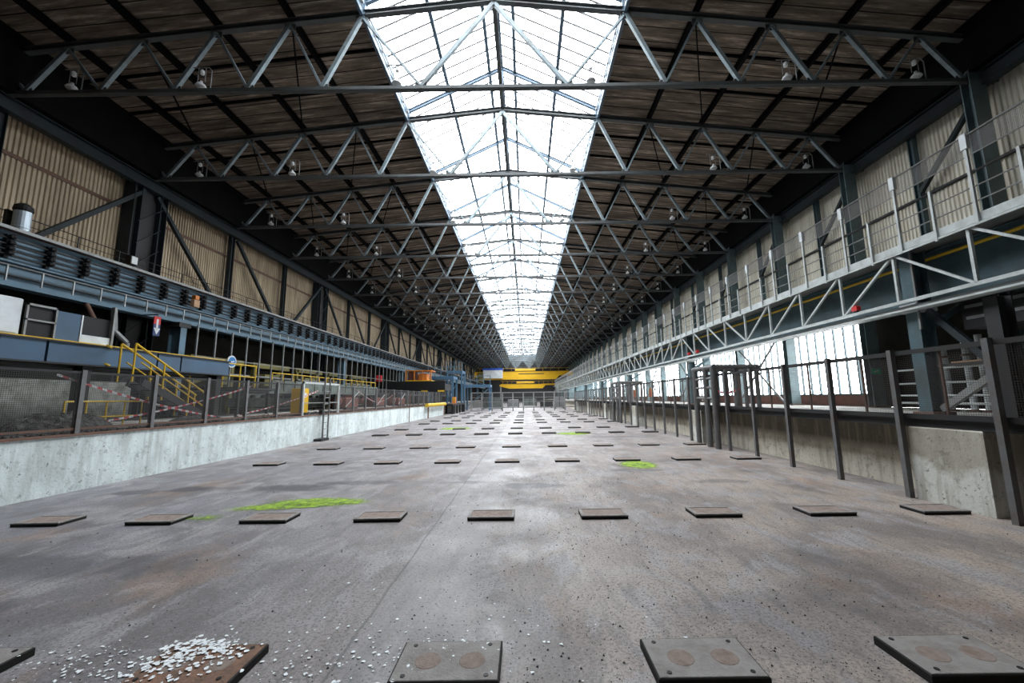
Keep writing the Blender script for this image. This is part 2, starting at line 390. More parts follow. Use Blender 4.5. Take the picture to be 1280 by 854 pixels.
# ------------------------------------------------------------------ mesh helpers
Z = Vector((0, 0, 1))
WLOC = {}
class MB:
    def __init__(s): s.v = []; s.f = []
    def add(s, vs, fs):
        o = len(s.v); s.v += [tuple(v) for v in vs]; s.f += [tuple(o+i for i in f) for f in fs]; return s
    def box(s, x0, x1, y0, y1, z0, z1):
        vs = [(x, y, z) for x in (x0, x1) for y in (y0, y1) for z in (z0, z1)]
        return s.add(vs, [(0, 1, 3, 2), (4, 6, 7, 5), (0, 4, 5, 1), (2, 3, 7, 6), (0, 2, 6, 4), (1, 5, 7, 3)])
    def cbox(s, x0, x1, y0, y1, z0, z1, c=.01):     # box with chamfered upper edges
        vs = [(x0, y0, z0), (x1, y0, z0), (x1, y1, z0), (x0, y1, z0), (x0, y0, z1-c), (x1, y0, z1-c), (x1, y1, z1-c), (x0, y1, z1-c),
              (x0+c, y0+c, z1), (x1-c, y0+c, z1), (x1-c, y1-c, z1), (x0+c, y1-c, z1)]
        return s.add(vs, [(3, 2, 1, 0), (0, 1, 5, 4), (1, 2, 6, 5), (2, 3, 7, 6), (3, 0, 4, 7), (4, 5, 9, 8), (5, 6, 10, 9), (6, 7, 11, 10), (7, 4, 8, 11), (8, 9, 10, 11)])
    def frame(s, p, q, up=Z):
        p = Vector(p); q = Vector(q); d = (q-p).normalized()
        a = d.cross(Vector(up))
        if a.length < 1e-4: a = d.cross(Vector((0, 1, 0)))
        a.normalize(); b = a.cross(d).normalized()
        return p, q, a, b
    def prof(s, p, q, pts, up=Z):
        p, q, a, b = s.frame(p, q, up); n = len(pts)
        vs = [p+a*x+b*y for x, y in pts]+[q+a*x+b*y for x, y in pts]
        fs = [(i, (i+1) % n, n+(i+1) % n, n+i) for i in range(n)]
        fs += [tuple(range(n-1, -1, -1)), tuple(range(n, 2*n))]
        return s.add(vs, fs)
    def bar(s, p, q, w, h=None, up=Z):
        h = h or w
        return s.prof(p, q, [(-w/2, -h/2), (w/2, -h/2), (w/2, h/2), (-w/2, h/2)], up)
    def ib(s, p, q, h, w, t=.02, up=Z):
        H, W, k = h/2, w/2, t/2
        return s.prof(p, q, [(-W, -H), (W, -H), (W, -H+t), (k, -H+t), (k, H-t), (W, H-t), (W, H), (-W, H), (-W, H-t), (-k, H-t), (-k, -H+t), (-W, -H+t)], up)
    def ang(s, p, q, a=.08, t=.01, up=Z):
        return s.prof(p, q, [(0, 0), (a, 0), (a, t), (t, t), (t, a), (0, a)], up)
    def chan(s, p, q, h, w, t=.01, up=Z):
        H = h/2
        return s.prof(p, q, [(0, -H), (w, -H), (w, -H+t), (t, -H+t), (t, H-t), (w, H-t), (w, H), (0, H)], up)
    def tube(s, p, q, r, n=8, r2=None):
        r2 = r if r2 is None else r2
        p, q, a, b = s.frame(p, q); vs = []
        for c, rr in ((p, r), (q, r2)):
            for i in range(n):
                t = 2*math.pi*i/n; vs.append(c+a*math.cos(t)*rr+b*math.sin(t)*rr)
        return s.add(vs, [(i, (i+1) % n, n+(i+1) % n, n+i) for i in range(n)]+[tuple(range(n-1, -1, -1)), tuple(range(n, 2*n))])
    def path(s, pts, r, n=8):
        for a, b in zip(pts[:-1], pts[1:]): s.tube(a, b, r, n)
        return s
    def lathe(s, cx, cy, prof, n=16):
        vs = []
        for r, z in prof:
            for i in range(n):
                t = 2*math.pi*i/n; vs.append((cx+r*math.cos(t), cy+r*math.sin(t), z))
        m = len(prof)
        fs = [(j*n+i, j*n+(i+1) % n, (j+1)*n+(i+1) % n, (j+1)*n+i) for j in range(m-1) for i in range(n)]
        fs += [tuple(range(n-1, -1, -1)), tuple(range((m-1)*n, m*n))]
        return s.add(vs, fs)
    def rail_posts(s, *a): pass
    def build(s, name, mt, parent=None, label=None, cat=None, group=None, kind=None, smooth=False):
        if parent is not None: L = WLOC[parent.name]
        else:
            xs = [v[0] for v in s.v]; ys = [v[1] for v in s.v]; zs = [v[2] for v in s.v]
            L = Vector(((min(xs)+max(xs))/2, (min(ys)+max(ys))/2, min(zs)))
        me = bpy.data.meshes.new(name)
        me.from_pydata([(v[0]-L[0], v[1]-L[1], v[2]-L[2]) for v in s.v], [], s.f)
        me.materials.append(M[mt] if isinstance(mt, str) else mt)
        if smooth:
            for p_ in me.polygons: p_.use_smooth = True
        me.update()
        o = bpy.data.objects.new(name, me); C.objects.link(o)
        if parent is not None: o.parent = parent
        else: o.location = L
        WLOC[o.name] = L.copy() if isinstance(L, Vector) else Vector(L)
        for k, v in (('label', label), ('category', cat), ('group', group), ('kind', kind)):
            if v: o[k] = v
        return o
def thing(name, label, cat, loc, group=None):
    o = bpy.data.objects.new(name, None); C.objects.link(o); o.empty_display_size = .2
    o.location = loc; WLOC[o.name] = Vector(loc)
    o['label'] = label; o['category'] = cat
    if group: o['group'] = group
    return o
KIDS = {}
def lift(d, dz=.16):     # raise a thing on its longer legs
    d.location.z += dz; return d
def copy_tree(src, loc=None, label=None, group=None):
    r = src.copy(); C.objects.link(r)
    if loc is not None: r.location = loc
    if label: r['label'] = label
    if group: r['group'] = group
    for ch in src.children:
        c = ch.copy(); C.objects.link(c); c.parent = r
        for g2 in ch.children:
            d = g2.copy(); C.objects.link(d); d.parent = c
    return r
def struct(o): o['kind'] = 'structure'; return o

# ================================================================== SETTING
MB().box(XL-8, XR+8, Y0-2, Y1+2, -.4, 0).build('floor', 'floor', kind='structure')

# roof boards, left and right of the skylight
SK0 = 7.0; SK1 = 143.0      # skylight begins (out of view, set to shade the foreground) and ends
def roof_sheet():
    b = MB()
    for sg in (-1, 1):
        xe = XC+sg*16.6; xi = XC+sg*4.5
        z1, z2 = ztop(16.6)+.42, ztop(4.5)+.42
        for (a, c) in ((Y0, Y1),):
            b.add([(xe, a, z1), (xi, a, z2), (xi, c, z2), (xe, c, z1), (xe, a, z1+.12), (xi, a, z2+.12), (xi, c, z2+.12), (xe, c, z1+.12)],
                  [(0, 1, 2, 3), (7, 6, 5, 4), (0, 4, 5, 1), (1, 5, 6, 2), (2, 6, 7, 3), (3, 7, 4, 0)])
    for (a, c) in ((Y0, SK0), (SK1, Y1)):  # closed roof; near stretch is unseen, sized to darken the foreground
        b.box(XC-4.5, XC+4.5, a, c, 15.02, 15.14)
    return b
roof_sheet().build('ceiling', 'roof', kind='structure')

# corrugated upper walls
def corrugated(x, sgn, y0, y1, z0, z1, pitch=.2, d=.05):
    b = MB(); y = y0; vs = []; 
    prof = [(0, 0), (.35, 0), (.5, 1), (.85, 1)]
    while y < y1:
        for (t, h) in prof: vs.append((x+sgn*d*h, y+t*pitch))
        y += pitch
    pts = [(a, c, z0) for a, c in vs]+[(a, c, z1) for a, c in vs]; n = len(vs)
    b.add(pts, [(i, i+1, n+i+1, n+i) for i in range(n-1)])
    return b
corrugated(XL, 1, Y0, Y1, 6.1, 11.9, .15).build('wall_left', 'cladL', kind='structure')
corrugated(XR, -1, Y0, Y1, 5.3, 12.3, .15).build('wall_right', 'cladR', kind='structure')
MB().box(XL-.25, XL+.02, Y0, Y1, 0, 6.1).build('wall_left', 'darkwall', kind='structure')
b = MB(); b.box(XR-.05, XR+.2, Y0, 18.0, ZR, 5.3)
b.build('wall_right', 'darkwall', kind='structure')
b = MB(); b.box(XR-.12, XR+.2, 18.0, Y1, ZR-.2, 1.6)
b.build('wall_right', 'brick', kind='structure')
b = MB(); b.box(XR-.1, XR+.2, 18.0, Y1, 5.15, 5.4)
b.build('trim_1', 'teal', kind='structure')
MB().box(XL-1, XR+1, Y1, Y1+.3, 0, 17.5).build('wall_back', 'dark', kind='structure')
MB().box(XL-1, XR+1, Y0-.3, Y0, 0, 17.5).build('wall_front', 'darkwall', kind='structure')
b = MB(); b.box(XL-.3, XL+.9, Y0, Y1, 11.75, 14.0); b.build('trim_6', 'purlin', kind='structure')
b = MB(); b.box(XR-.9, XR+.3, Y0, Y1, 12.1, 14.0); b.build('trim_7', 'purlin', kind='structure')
# eaves beams where wall and roof meet
for sg, x in ((1, XL), (-1, XR)):
    ze_ = 11.45 if sg > 0 else 11.8
    b = MB(); b.ib((x+sg*.55, Y0, ze_), (x+sg*.55, Y1, ze_), .5, .3, .03)
    if sg < 0: b.bar((x+sg*.1, Y0, 9.2), (x+sg*.1, Y1, 9.2), .08, .1)
    b.build('trim_2' if sg > 0 else 'trim_3', 'dteal', kind='structure')
b = MB(); b.bar((XL+.06, Y0, 10.1), (XL+.06, Y1, 10.1), .02, .14)  # flat brown strip standing for a girt's shadow line through the cladding
b.build('trim_girt_shadow', 'rust', kind='structure')

# skylight: one gable bay of glass per truss bay
def skylight_bay(n, ya, yb):
    e, h = 4.42, .0
    ze, zp = 15.2, 17.4
    b = MB()
    b.add([(XC-e, ya, ze), (XC, ya, zp), (XC, yb, zp), (XC-e, yb, ze)], [(0, 1, 2, 3)])
    b.add([(XC+e, ya, ze), (XC, ya, zp), (XC, yb, zp), (XC+e, yb, ze)], [(0, 1, 2, 3)])
    w = b.build('window_%d' % n, 'glass', kind='structure')
    f = MB()
    for sg in (-1, 1):
        f.bar((XC+sg*(e+.02), ya, ze-.1), (XC+sg*(e+.02), yb, ze-.1), .14, .3)
        f.box(XC+sg*(e+.02)-.05, XC+sg*(e+.02)+.05, ya, yb, 14.5, 15.2)
        f.bar((XC+sg*2.5, ya, ze+(zp-ze)*(1-2.5/e)-.07), (XC+sg*2.5, yb, ze+(zp-ze)*(1-2.5/e)-.07), .14, .14)
        f.bar((XC+sg*.6, ya, zp-.37), (XC+sg*.6, yb, zp-.37), .14, .14)
    f.build('skylight_frame', 'skyframe', w)
    gb = MB(); k = int((yb-ya)/.65)
    for i in range(1, k+1):
        y = ya+(yb-ya)*i/(k+1)
        for sg in (-1, 1):
            gb.bar((XC+sg*e, y, ze+.0), (XC, y, zp), .045, .05)
    gb.build('glazing_bars', 'dark', w)
    g = MB()       # small clips along both kerbs
    for i in range(8):
        y = ya+(yb-ya)*(i+.5)/8
        for sg in (-1, 1): g.box(XC+sg*(e-.09)-.03, XC+sg*(e-.09)+.03, y-.06, y+.06, 14.75, 14.87)
    g.build('kerb_clips', 'grey', w)
nb = 0
ys = [SK0]+[D0+P*k for k in range(-1, 26)]
ys = [y for y in ys if y >= SK0 and y < SK1]+[SK1]
for a, c in zip(ys[:-1], ys[1:]):
    nb += 1; skylight_bay(nb, a, c)
b = MB()
for y, n in ((SK0, -1), (SK1, 1)):
    b.add([(XC-4.5, y, 14.9), (XC+4.5, y, 14.9), (XC+4.5, y, 15.2), (XC, y, 17.45), (XC-4.5, y, 15.2)], [(0, 1, 2, 3, 4)])
b.build('trim_4', 'dark', kind='structure')

# window strip in the right wall
wn = nb
yw = 18.0
while yw < 147:
    wn += 1
    a, c = yw, yw+P-.1
    b = MB(); b.add([(XR-.02, a, 1.6), (XR-.02, c, 1.6), (XR-.02, c, 5.15), (XR-.02, a, 5.15)], [(0, 1, 2, 3)])
    w = b.build('window_%d' % wn, 'glass2', kind='structure')
    f = MB()
    k = 8
    for i in range(k+1):
        y = a+(c-a)*i/k
        f.box(XR-.12, XR-.03, y-.035, y+.035, 1.6, 5.15)
    f.build('mullions', 'teal', w)
    f2 = MB(); f2.box(XR-.11, XR-.03, a, c, 1.6, 1.68); f2.box(XR-.11, XR-.03, a, c, 5.07, 5.15)
    f2.build('window_frame', 'teal', w)
    yw += P

# pit walls and the raised ground either side
MB().box(-9.2, -8.9, Y0, 44.0, 0, ZG).build('wall_left', 'concL', kind='structure')
MB().box(-9.21, -8.87, Y0, 44.0, ZG, ZG+.035).build('trim_5', 'rust', kind='structure')
MB().box(XL, -9.2, Y0, Y1, 0, ZG-.02).build('floor', 'ground', kind='structure')
MB().box(-14.1, -12.2, Y0, Y1, ZG-.02, ZG+.04).build('floor', 'path', kind='structure')
MB().box(6.9, 7.6, Y0, Y1, 0, ZR).build('wall_right', 'concR', kind='structure')
MB().box(7.6, XR, Y0, Y1, 0, ZR-.005).build('floor', 'path', kind='structure')

# ================================================================== ROOF STEEL
TOPN = [0, 4.45, 6.85, 9.3, 11.75, 14.2, 16.45]
BOTN = [2.4, 5.65, 8.1, 10.5, 12.95, 15.4]
def make_truss():
    y = D0
    r = thing('roof_truss', '', 'roof truss', (XC, y, ZB), 'roof trusses spanning the hall')
    b = MB()
    b.chan((XC-16.5, y-.07, ZB), (XC+16.5, y-.07, ZB), .14, -.06, .014)
    b.chan((XC-16.5, y+.07, ZB), (XC+16.5, y+.07, ZB), .14, .06, .014)
    b.build('bottom_chord', 'chord', r)
    for sg in (-1, 1):
        b = MB()
        p = (XC, y, ztop(0)); q = (XC+sg*16.5, y, ztop(16.5))
        b.ib(p, q, .19, .18, .02)
        b.build('top_chord', 'chord' , r)
        for i, xb in enumerate(BOTN):
            for k in (0, 1):
                xt = TOPN[i+k]
                b = MB()
                if k == 0:
                    b.bar((XC+sg*xt, y, ztop(xt)-.1), (XC+sg*xb, y, ZB+.08), .12, .12, up=(0, 1, 0))
                else:
                    b.bar((XC+sg*xb, y, ZB+.08), (XC+sg*xt, y, ztop(xt)-.1), .07, .09, up=(0, 1, 0))
                b.build('diagonal', 'truss', r)
        for xb in BOTN:
            MB().box(XC+sg*xb-.2, XC+sg*xb+.2, y-.012, y+.012, ZB-.08, ZB+.2).build('gusset_plate', 'chord', r)
        for xt in TOPN[1:]:
            MB().box(XC+sg*xt-.18, XC+sg*xt+.18, y-.012, y+.012, ztop(xt)-.28, ztop(xt)-.08).build('gusset_plate', 'chord', r)
        # skylight rafter above the truss
        b = MB(); b.ib((XC, y, 17.25), (XC+sg*4.4, y, 15.05), .16, .12, .015)
        b.build('skylight_rafter', 'skyframe', r)
        b = MB(); b.bar((XC+sg*4.4, y, 14.45), (XC+sg*4.4, y, 15.1), .12)
        b.build('skylight_post', 'skyframe', r)
    b = MB(); b.bar((XC, y, 15.1), (XC, y, 17.2), .06)
    b.build('king_post', 'skyframe', r)
    return r
tr0 = make_truss()
for i in range(-1, NT-1):
    lab = 'pale steel lattice roof truss, %s one counted from the camera' % nth(i+1)
    if i == 0: tr0['label'] = lab
    else: copy_tree(tr0, (XC, D0+P*i, ZB), lab)

# lamps hung above the bottom chords
def make_lamp():
    x, y = XC+9.65, D0
    r = thing('high_bay_lamp', '', 'lamp', (x, y, ZB+.1), 'high bay lamps on the roof trusses')
    b = MB(); b.path([(x+.32, y, ZB+.1), (x+.32, y, ZB+.75), (x+.22, y, ZB+.88), (x-.3, y, ZB+.88)], .018, 6)
    b.path([(x-.12, y, ZB+.88), (x-.12, y, ZB+.34)], .012, 6); b.path([(x+.12, y, ZB+.88), (x+.12, y, ZB+.34)], .012, 6)
    b.build('bracket', 'grey', r)
    b = MB(); b.lathe(x, y, [(.04, ZB+.62), (.065, ZB+.64), (.065, ZB+.76), (.03, ZB+.80)], 12)
    b.build('gear_box', 'lamp_white', r, smooth=False)
    b = MB(); b.lathe(x, y, [(.15, ZB+.17), (.16, ZB+.19), (.12, ZB+.26), (.05, ZB+.32), (.04, ZB+.38)], 14)
    b.build('reflector', 'lamp_white', r, smooth=True)
    return r
lp0 = make_lamp(); first = True
POSN = {-13.9: 'outermost on the left', -9.65: 'second from the left wall', -3.2: 'at the left skylight edge', 3.2: 'at the right skylight edge',
        9.65: 'second from the right wall', 13.9: 'outermost on the right'}
for i in range(0, 10):
    for r_, nm in POSN.items():
        lab = 'white high bay lamp on the %s roof truss, %s' % (nth(i+1), nm)
        if i == 0 and r_ == 9.65: lp0['label'] = lab; continue
        copy_tree(lp0, (XC+r_, D0+P*i, ZB+.1), lab)

# purlins along the hall on the top chord nodes
for sg, side in ((-1, 'left'), (1, 'right')):
    for i, xt in enumerate(TOPN[1:]):
        z = ztop(xt)+.24
        b = MB(); b.ib((XC+sg*xt, Y0, z), (XC+sg*xt, Y1, z), .24, .14, .02)
        b.build('roof_purlin', 'purlin', label='long dark roof purlin on the %s slope, %s outward from the skylight' % (side, nth(i)), cat='purlin', group='purlins under the roof boards')
b = MB(); b.ib((XC, Y0, 15.22), (XC, Y1, 15.22), .18, .16, .02)
b.build('ridge_beam', 'chord', label='thin dark ridge beam running down the middle under the skylight', cat='beam')
b = MB(); b.bar((XC, SK0, 17.28), (XC, SK1, 17.28), .1, .14)
b.build('skylight_ridge', 'skyframe', label='blue-grey ridge bar at the peak of the glass skylight', cat='beam')
# light joists between the trusses under the boards
j0 = None
for sg, side in ((-1, 'left'), (1, 'right')):
    for i in range(0, 60):
        y = D0-P+P*(i//2)+P*(1+(i % 2))/3
        if y > 148: break
        if j0 is None or sg == 1 and i == 0:
            b = MB(); b.bar((XC+sg*4.45, y, ztop(4.45)+.37), (XC+sg*16.5, y, ztop(16.5)+.37), .07, .1)
            j0 = b.build('roof_joist', 'purlin', cat='joist', group='joists under the roof boards')
            y00 = y; o = j0
        else:
            o = j0.copy(); C.objects.link(o); o.location = (j0.location[0], y, j0.location[2])
        o['label'] = 'thin dark joist across the %s roof slope, %s from the camera' % (side, nth(i))
# bracing between trusses (struts from bottom chord up to the purlin of the next bay)
for sg, side in ((-1, 'left'), (1, 'right')):
    s0 = None
    for xi, (xb, xt) in enumerate(((5.65, 6.85), (10.5, 11.75))):
        s0 = None
        for i in range(0, 22):
            y = D0+P*i
            if s0 is None:
                b = MB(); b.bar((XC+sg*xt, y+.1, ztop(xt)-.05), (XC+sg*(xb+3.6), y+P-.1, ztop(xb+3.6)+.05), .05, .05)
                s0 = b.build('wind_brace', 'purlin', cat='brace', group='wind braces between the trusses'); o = s0; L0 = Vector(s0.location)
            else:
                o = s0.copy(); C.objects.link(o); o.location = (L0[0], L0[1]+P*i, L0[2])
            o['label'] = 'thin wind brace under the %s slope in roof bay %s, %s' % (side, nth(i), 'nearer the skylight' if xi == 0 else 'nearer the wall')

# ================================================================== LEFT SIDE
# upper wall columns at every third truss and lattice between them
def big_column(x0, x1, y, z0, z1, mt, label, group):
    r = thing('wall_column', label, 'column', ((x0+x1)/2, y, z0), group)
    xm = (x0+x1)/2
    for dy in (-.62, .62):
        b = MB(); b.ib((xm, y+dy, z0), (xm, y+dy, z1), .36, abs(x1-x0), .03, up=(0, 1, 0)); b.build('flange_beam', mt, r)
    b = MB(); b.box(xm-.03, xm+.03, y-.6, y+.6, z0, z1)
    b.build('web_plate', 'dark', r)
    b = MB()
    z = z0+.5
    while z < z1-1.2:
        b.bar((x1+.01, y-.55, z), (x1+.01, y+.55, z+1.0), .05, .02); z += 1.0
    b.build('lacing_bars', mt, r)
    return r
cl = None
for j, k in enumerate(range(-2, 27, 3)):
    y = D0+P*k
    if y < 4 or y > 148: continue
    lab = 'dark double steel column against the left wall, %s from the camera' % nth((k+2)//3 if k > -2 else 0)
    if cl is None: cl = big_column(-17.3, -16.8, y, ZG, 11.3, 'dteal', lab, 'tall columns on the left wall'); o = cl; cy = y
    else: o = copy_tree(cl, (cl.location[0], y, ZG), lab)
# posts and braces of the left wall lattice
n1 = 0
pst = brA = brB = None
for k in range(-2, 26):
    y = D0+P*k; ph = (k+2) % 3
    nxt = (k-1) % 3
    xw = -17.0
    if (k-1) % 3 != 0:
        lab = 'slim dark wall post on the left wall, %s from the camera' % nth(n1); n1 += 1
        if pst is None:
            b = MB(); b.ib((xw, y, 5.2), (xw, y, 11.3), .26, .22, .02, up=(0, 1, 0)); pst = b.build('wall_post', 'dteal', cat='post', group='slim posts on the left wall'); o = pst
        else: o = pst.copy(); C.objects.link(o); o.location = (pst.location[0], y, pst.location[2])
        o['label'] = lab
    down = (k-1) % 3 != 2
    if down:
        if brA is None: brA = MB().bar((xw+.1, y+.3, 11.1), (xw+.1, y+P-.2, 6.3), .16, .16, up=(1, 0, 0)).build('wall_brace', 'dteal', cat='brace', group='diagonal braces on the left wall'); o = brA
        else: o = brA.copy(); C.objects.link(o); o.location = (brA.location[0], y+P/2+.05, brA.location[2])
    else:
        if brB is None: brB = MB().bar((xw+.1, y+.2, 6.3), (xw+.1, y+P-.3, 11.1), .16, .16, up=(1, 0, 0)).build('wall_brace', 'dteal', cat='brace', group='diagonal braces on the left wall'); o = brB
        else: o = brB.copy(); C.objects.link(o); o.location = (brB.location[0], y+P/2-.05, brB.location[2])
    o['label'] = 'dark diagonal brace on the left wall, %s from the camera, %s away' % (nth(k+2), 'falling' if down else 'rising')

# crane girder with conductor rails
GXL = -15.0
g = thing('crane_girder', 'long blue-grey crane runway girder along the left side', 'girder', (GXL, 0, 5.1))
b = MB(); b.box(GXL-.02, GXL+.02, Y0, Y1, 5.15, 6.7)
b.box(GXL-.3, GXL+.12, Y0, Y1, 5.1, 5.15)
b.build('girder_web', 'blue', g)
b = MB(); b.box(GXL-1.5, GXL+.25, Y0, Y1, 6.7, 6.76); b.build('walkway_plate', 'rust', g)
b = MB(); b.bar((GXL+.26, Y0, 6.74), (GXL+.26, Y1, 6.74), .05, .09); b.build('edge_rail', 'grey', g)
for i, z in enumerate((6.46, 6.28, 6.12, 5.98)):
    b = MB(); b.bar((GXL+.17, Y0, z), (GXL+.17, Y1, z), .05, .045); b.build('conductor_bar', 'black', g)
b = MB(); b.bar((GXL+.12, Y0, 5.8), (GXL+.12, Y1, 5.8), .16, .05); b.build('ledge', 'blue', g)
b = MB(); b.tube((GXL+.3, Y0, 5.66), (GXL+.3, Y1, 5.66), .022, 6); b.build('pipe', 'grey', g)
b = MB(); b.bar((GXL+.1, Y0, 5.42), (GXL+.1, Y1, 5.42), .1, .04); b.build('ledge', 'dark', g)
# conductor brackets: 100 nearest as parts, the others as one part
def bracket_mb(y):
    b = MB()
    for z in (6.50, 6.32, 6.16, 6.02): b.lathe(GXL+.24, y, [(.05, z-.07), (.09, z-.03), (.09, z+.03), (.05, z+.07)], 8)
    b.bar((GXL+.1, y, 5.88), (GXL+.1, y, 6.58), .1, .1)
    return b
br0 = bracket_mb(8.0).build('conductor_bracket', 'black', g)
for i in range(1, 90):
    o = br0.copy(); C.objects.link(o); o.location = (0, 1.0*i, 0)
b = MB(); [b.add(bracket_mb(98+i).v, bracket_mb(98+i).f) for i in range(50)]
b.build('conductor_brackets', 'black', g, kind='stuff')
def stub_mb(y): return MB().bar((GXL+.3, y, 5.2), (GXL+.3, y, 5.66), .045, .03)
st0 = stub_mb(8.4).build('stanchion', 'greylight', g)
for i in range(1, 90):
    o = st0.copy(); C.objects.link(o); o.location = (0, .85*i, 0)
b = MB()
for i in range(75):
    s_ = stub_mb(84.9+.85*i); b.add(s_.v, s_.f)
b.build('stanchions', 'greylight', g, kind='stuff')
# crane columns under the girder
cc = None
for j, k in enumerate(range(-2, 27, 3)):
    y = D0+P*k
    if y < 4: continue
    lab = 'steel column carrying the left crane girder, %s from the camera' % nth(j-1)
    if cc is None:
        cc = thing('crane_column', lab, 'column', (GXL, y, ZG), 'columns under the left crane girder')
        MB().ib((GXL, y, ZG), (GXL, y, 5.1), .5, .3, .03, up=(1, 0, 0)).build('shaft', 'blue', cc)
        MB().box(GXL-.35, GXL+.35, y-.3, y+.3, ZG, ZG+.06).build('base_plate', 'dark', cc)
        MB().box(GXL-.3, GXL+.3, y-.3, y+.3, 4.9, 5.1).build('cap', 'dark', cc)
    else: copy_tree(cc, (GXL, y, ZG), lab)
# thin walkway railing on the girder top, its posts as parts
def top_railing(x, z, y0, y1, n, nmax=95):
    r = thing('walkway_railing', 'thin dark railing along the top walkway of the left girder', 'railing', (x, y0, z))
    for h in (.25, .5, .75, 1.0):
        MB().tube((x, y0, z+h), (x, y1, z+h), .012 if h < 1 else .018, 5).build('rail', 'dark', r)
    MB().box(x-.01, x+.01, y0, y1, z, z+.14).build('toe_board', 'yellow', r)
    p0 = MB().bar((x, y0, z), (x, y0, z+1.0), .03).build('post', 'dark', r)
    for i in range(1, n):
        o = p0.copy(); C.objects.link(o); o.location = (0, (y1-y0)*i/(n-1), 0)
top_railing(-16.3, 6.76, 5.0, 135.0, 88)

# drum shaped ventilator standing on the girder walkway
d = thing('fan_drum', 'shiny steel drum with a black hood on the left girder walkway', 'fan', (-15.9, 12.0, 6.76))
MB().lathe(-15.9, 12.0, [(.17, 6.80), (.2, 6.82), (.2, 7.20), (.215, 7.21), (.215, 7.25), (.2, 7.26), (.2, 7.78), (.17, 7.80)], 18).build('drum', 'drum', d, smooth=False)
MB().lathe(-15.9, 12.0, [(.21, 7.76), (.23, 7.82), (.21, 7.94), (.1, 8.03)], 18).build('hood', 'black', d)
MB().box(-16.15, -15.65, 11.75, 12.25, 6.76, 6.81).build('base', 'dark', d)
MB().box(-16.25, -16.15, 11.8, 12.1, 6.76, 7.78).build('control_box', 'dark', d)
d = thing('floodlight', 'small floodlight with a pale pink lens on the left girder walkway', 'lamp', (-15.3, 15.0, 6.76))
MB().bar((-15.3, 15.0, 6.76), (-15.3, 15.0, 7.08), .04).build('stand', 'black', d)
MB().box(-15.42, -15.2, 14.85, 15.12, 7.03, 7.38).build('housing', 'black', d)
MB().box(-15.2, -15.17, 14.87, 15.1, 7.06, 7.35).build('lens', 'white', d)
d = thing('valve_box', 'small orange and tan box mounted on the left girder face', 'box', (-14.6, 17.4, 5.9))
MB().cbox(-14.72, -14.55, 17.2, 17.5, 5.88, 6.20).build('box_body', 'tan', d)
MB().cbox(-14.72, -14.55, 17.25, 17.45, 6.22, 6.40).build('cap', 'orange', d)
MB().box(-14.9, -14.7, 17.3, 17.4, 6.08, 6.13).build('arm', 'dark', d)
# hanging arrow sign (red top, white arrow on navy)
d = thing('arrow_sign', 'small hanging sign, red above and white down arrow on navy', 'sign', (-14.3, 15.3, 4.2))
MB().box(-14.34, -14.30, 15.16, 15.44, 4.72, 5.02).build('red_panel', 'red', d)
MB().box(-14.34, -14.30, 15.16, 15.44, 4.27, 4.72).build('navy_panel', 'signnavy', d)
b = MB(); b.box(-14.30, -14.29, 15.26, 15.34, 4.52, 4.92); b.add([(-14.29, 15.16, 4.57), (-14.29, 15.44, 4.57), (-14.29, 15.3, 4.32)], [(0, 1, 2)])
b.build('arrow', 'white', d)
MB().tube((-14.32, 15.3, 5.02), (-14.32, 15.3, 5.1), .01, 5).build('hanger', 'dark', d)
MB().bar((-14.3, 15.3, 5.1), (-15.0, 15.3, 5.1), .04).build('bracket_arm', 'dark', d)
d = thing('downpipe', 'bent grey and rusty service pipes hanging below the left girder', 'pipe', (-14.9, 14.4, 3.3))
MB().path([(-14.9, 14.2, 5.1), (-14.9, 14.3, 4.3), (-14.7, 14.6, 3.9), (-14.7, 14.6, 2.8)], .09, 10).build('pipe_run', 'grey', d)
MB().path([(-14.95, 13.3, 5.1), (-14.95, 13.9, 4.2), (-14.95, 13.9, 2.8)], .07, 10).build('pipe_run', 'rust', d)
# partition poles and rails under the girder
d = thing('partition_frame', 'frame of thin grey poles under the left crane girder', 'partition', (-14.6, 18.5, ZG))
p0 = MB().bar((-14.6, 17.6, 2.2), (-14.6, 17.6, 5.12), .06).build('pole', 'grey', d)
for i in range(1, 60):
    o = p0.copy(); C.objects.link(o); o.location = (0, 1.07*i, 0)
MB().bar((-14.6, 17.5, 3.72), (-14.6, 81, 3.72), .04).build('rail', 'grey', d)
MB().bar((-14.6, 17.5, 2.25), (-14.6, 81, 2.25), .08, .2).build('sill', 'dark', d)
for i in range(12):
    MB().box(-14.66, -14.54, 17.5+5.2*i, 17.62+5.2*i, ZG, 2.3).build('leg', 'dark', d)

# low blue box beam with control cabinets on it
d = thing('box_beam', 'low dusty blue box beam with welded seams behind the left fence', 'beam', (-12, 0, 2.58))
b = MB()
ysg = [-2, 2.5, 6.2, 9.0, 9.95, 13.0, 13.9, 16.2]
for a, c in zip(ysg[:-1], ysg[1:]): b.box(-12.35, -12.0, a+.03, c-.03, 2.6, 3.12)
b.build('web_panel', 'blue_beam', d)
MB().box(-12.36, -11.95, -2, 16.2, 3.12, 3.16).build('top_flange', 'dark', d)
MB().box(-12.36, -11.95, -2, 16.2, 2.56, 2.6).build('bottom_flange', 'dark', d)
for i, y in enumerate((1.0, 6.0, 11.0, 15.8)):
    MB().ib((-12.2, y, ZG-.16), (-12.2, y, 2.56), .26, .24, .02, up=(1, 0, 0)).build('leg', 'dark', d)
MB().box(-14.4, -12.36, -2, 16.2, 2.5, 2.58).build('deck', 'dark', d)
pr = MB(); pr.box(-12.15, -12.05, -1, 16, 3.16, 3.2); pr.build('cable_tray', 'yellow', d)

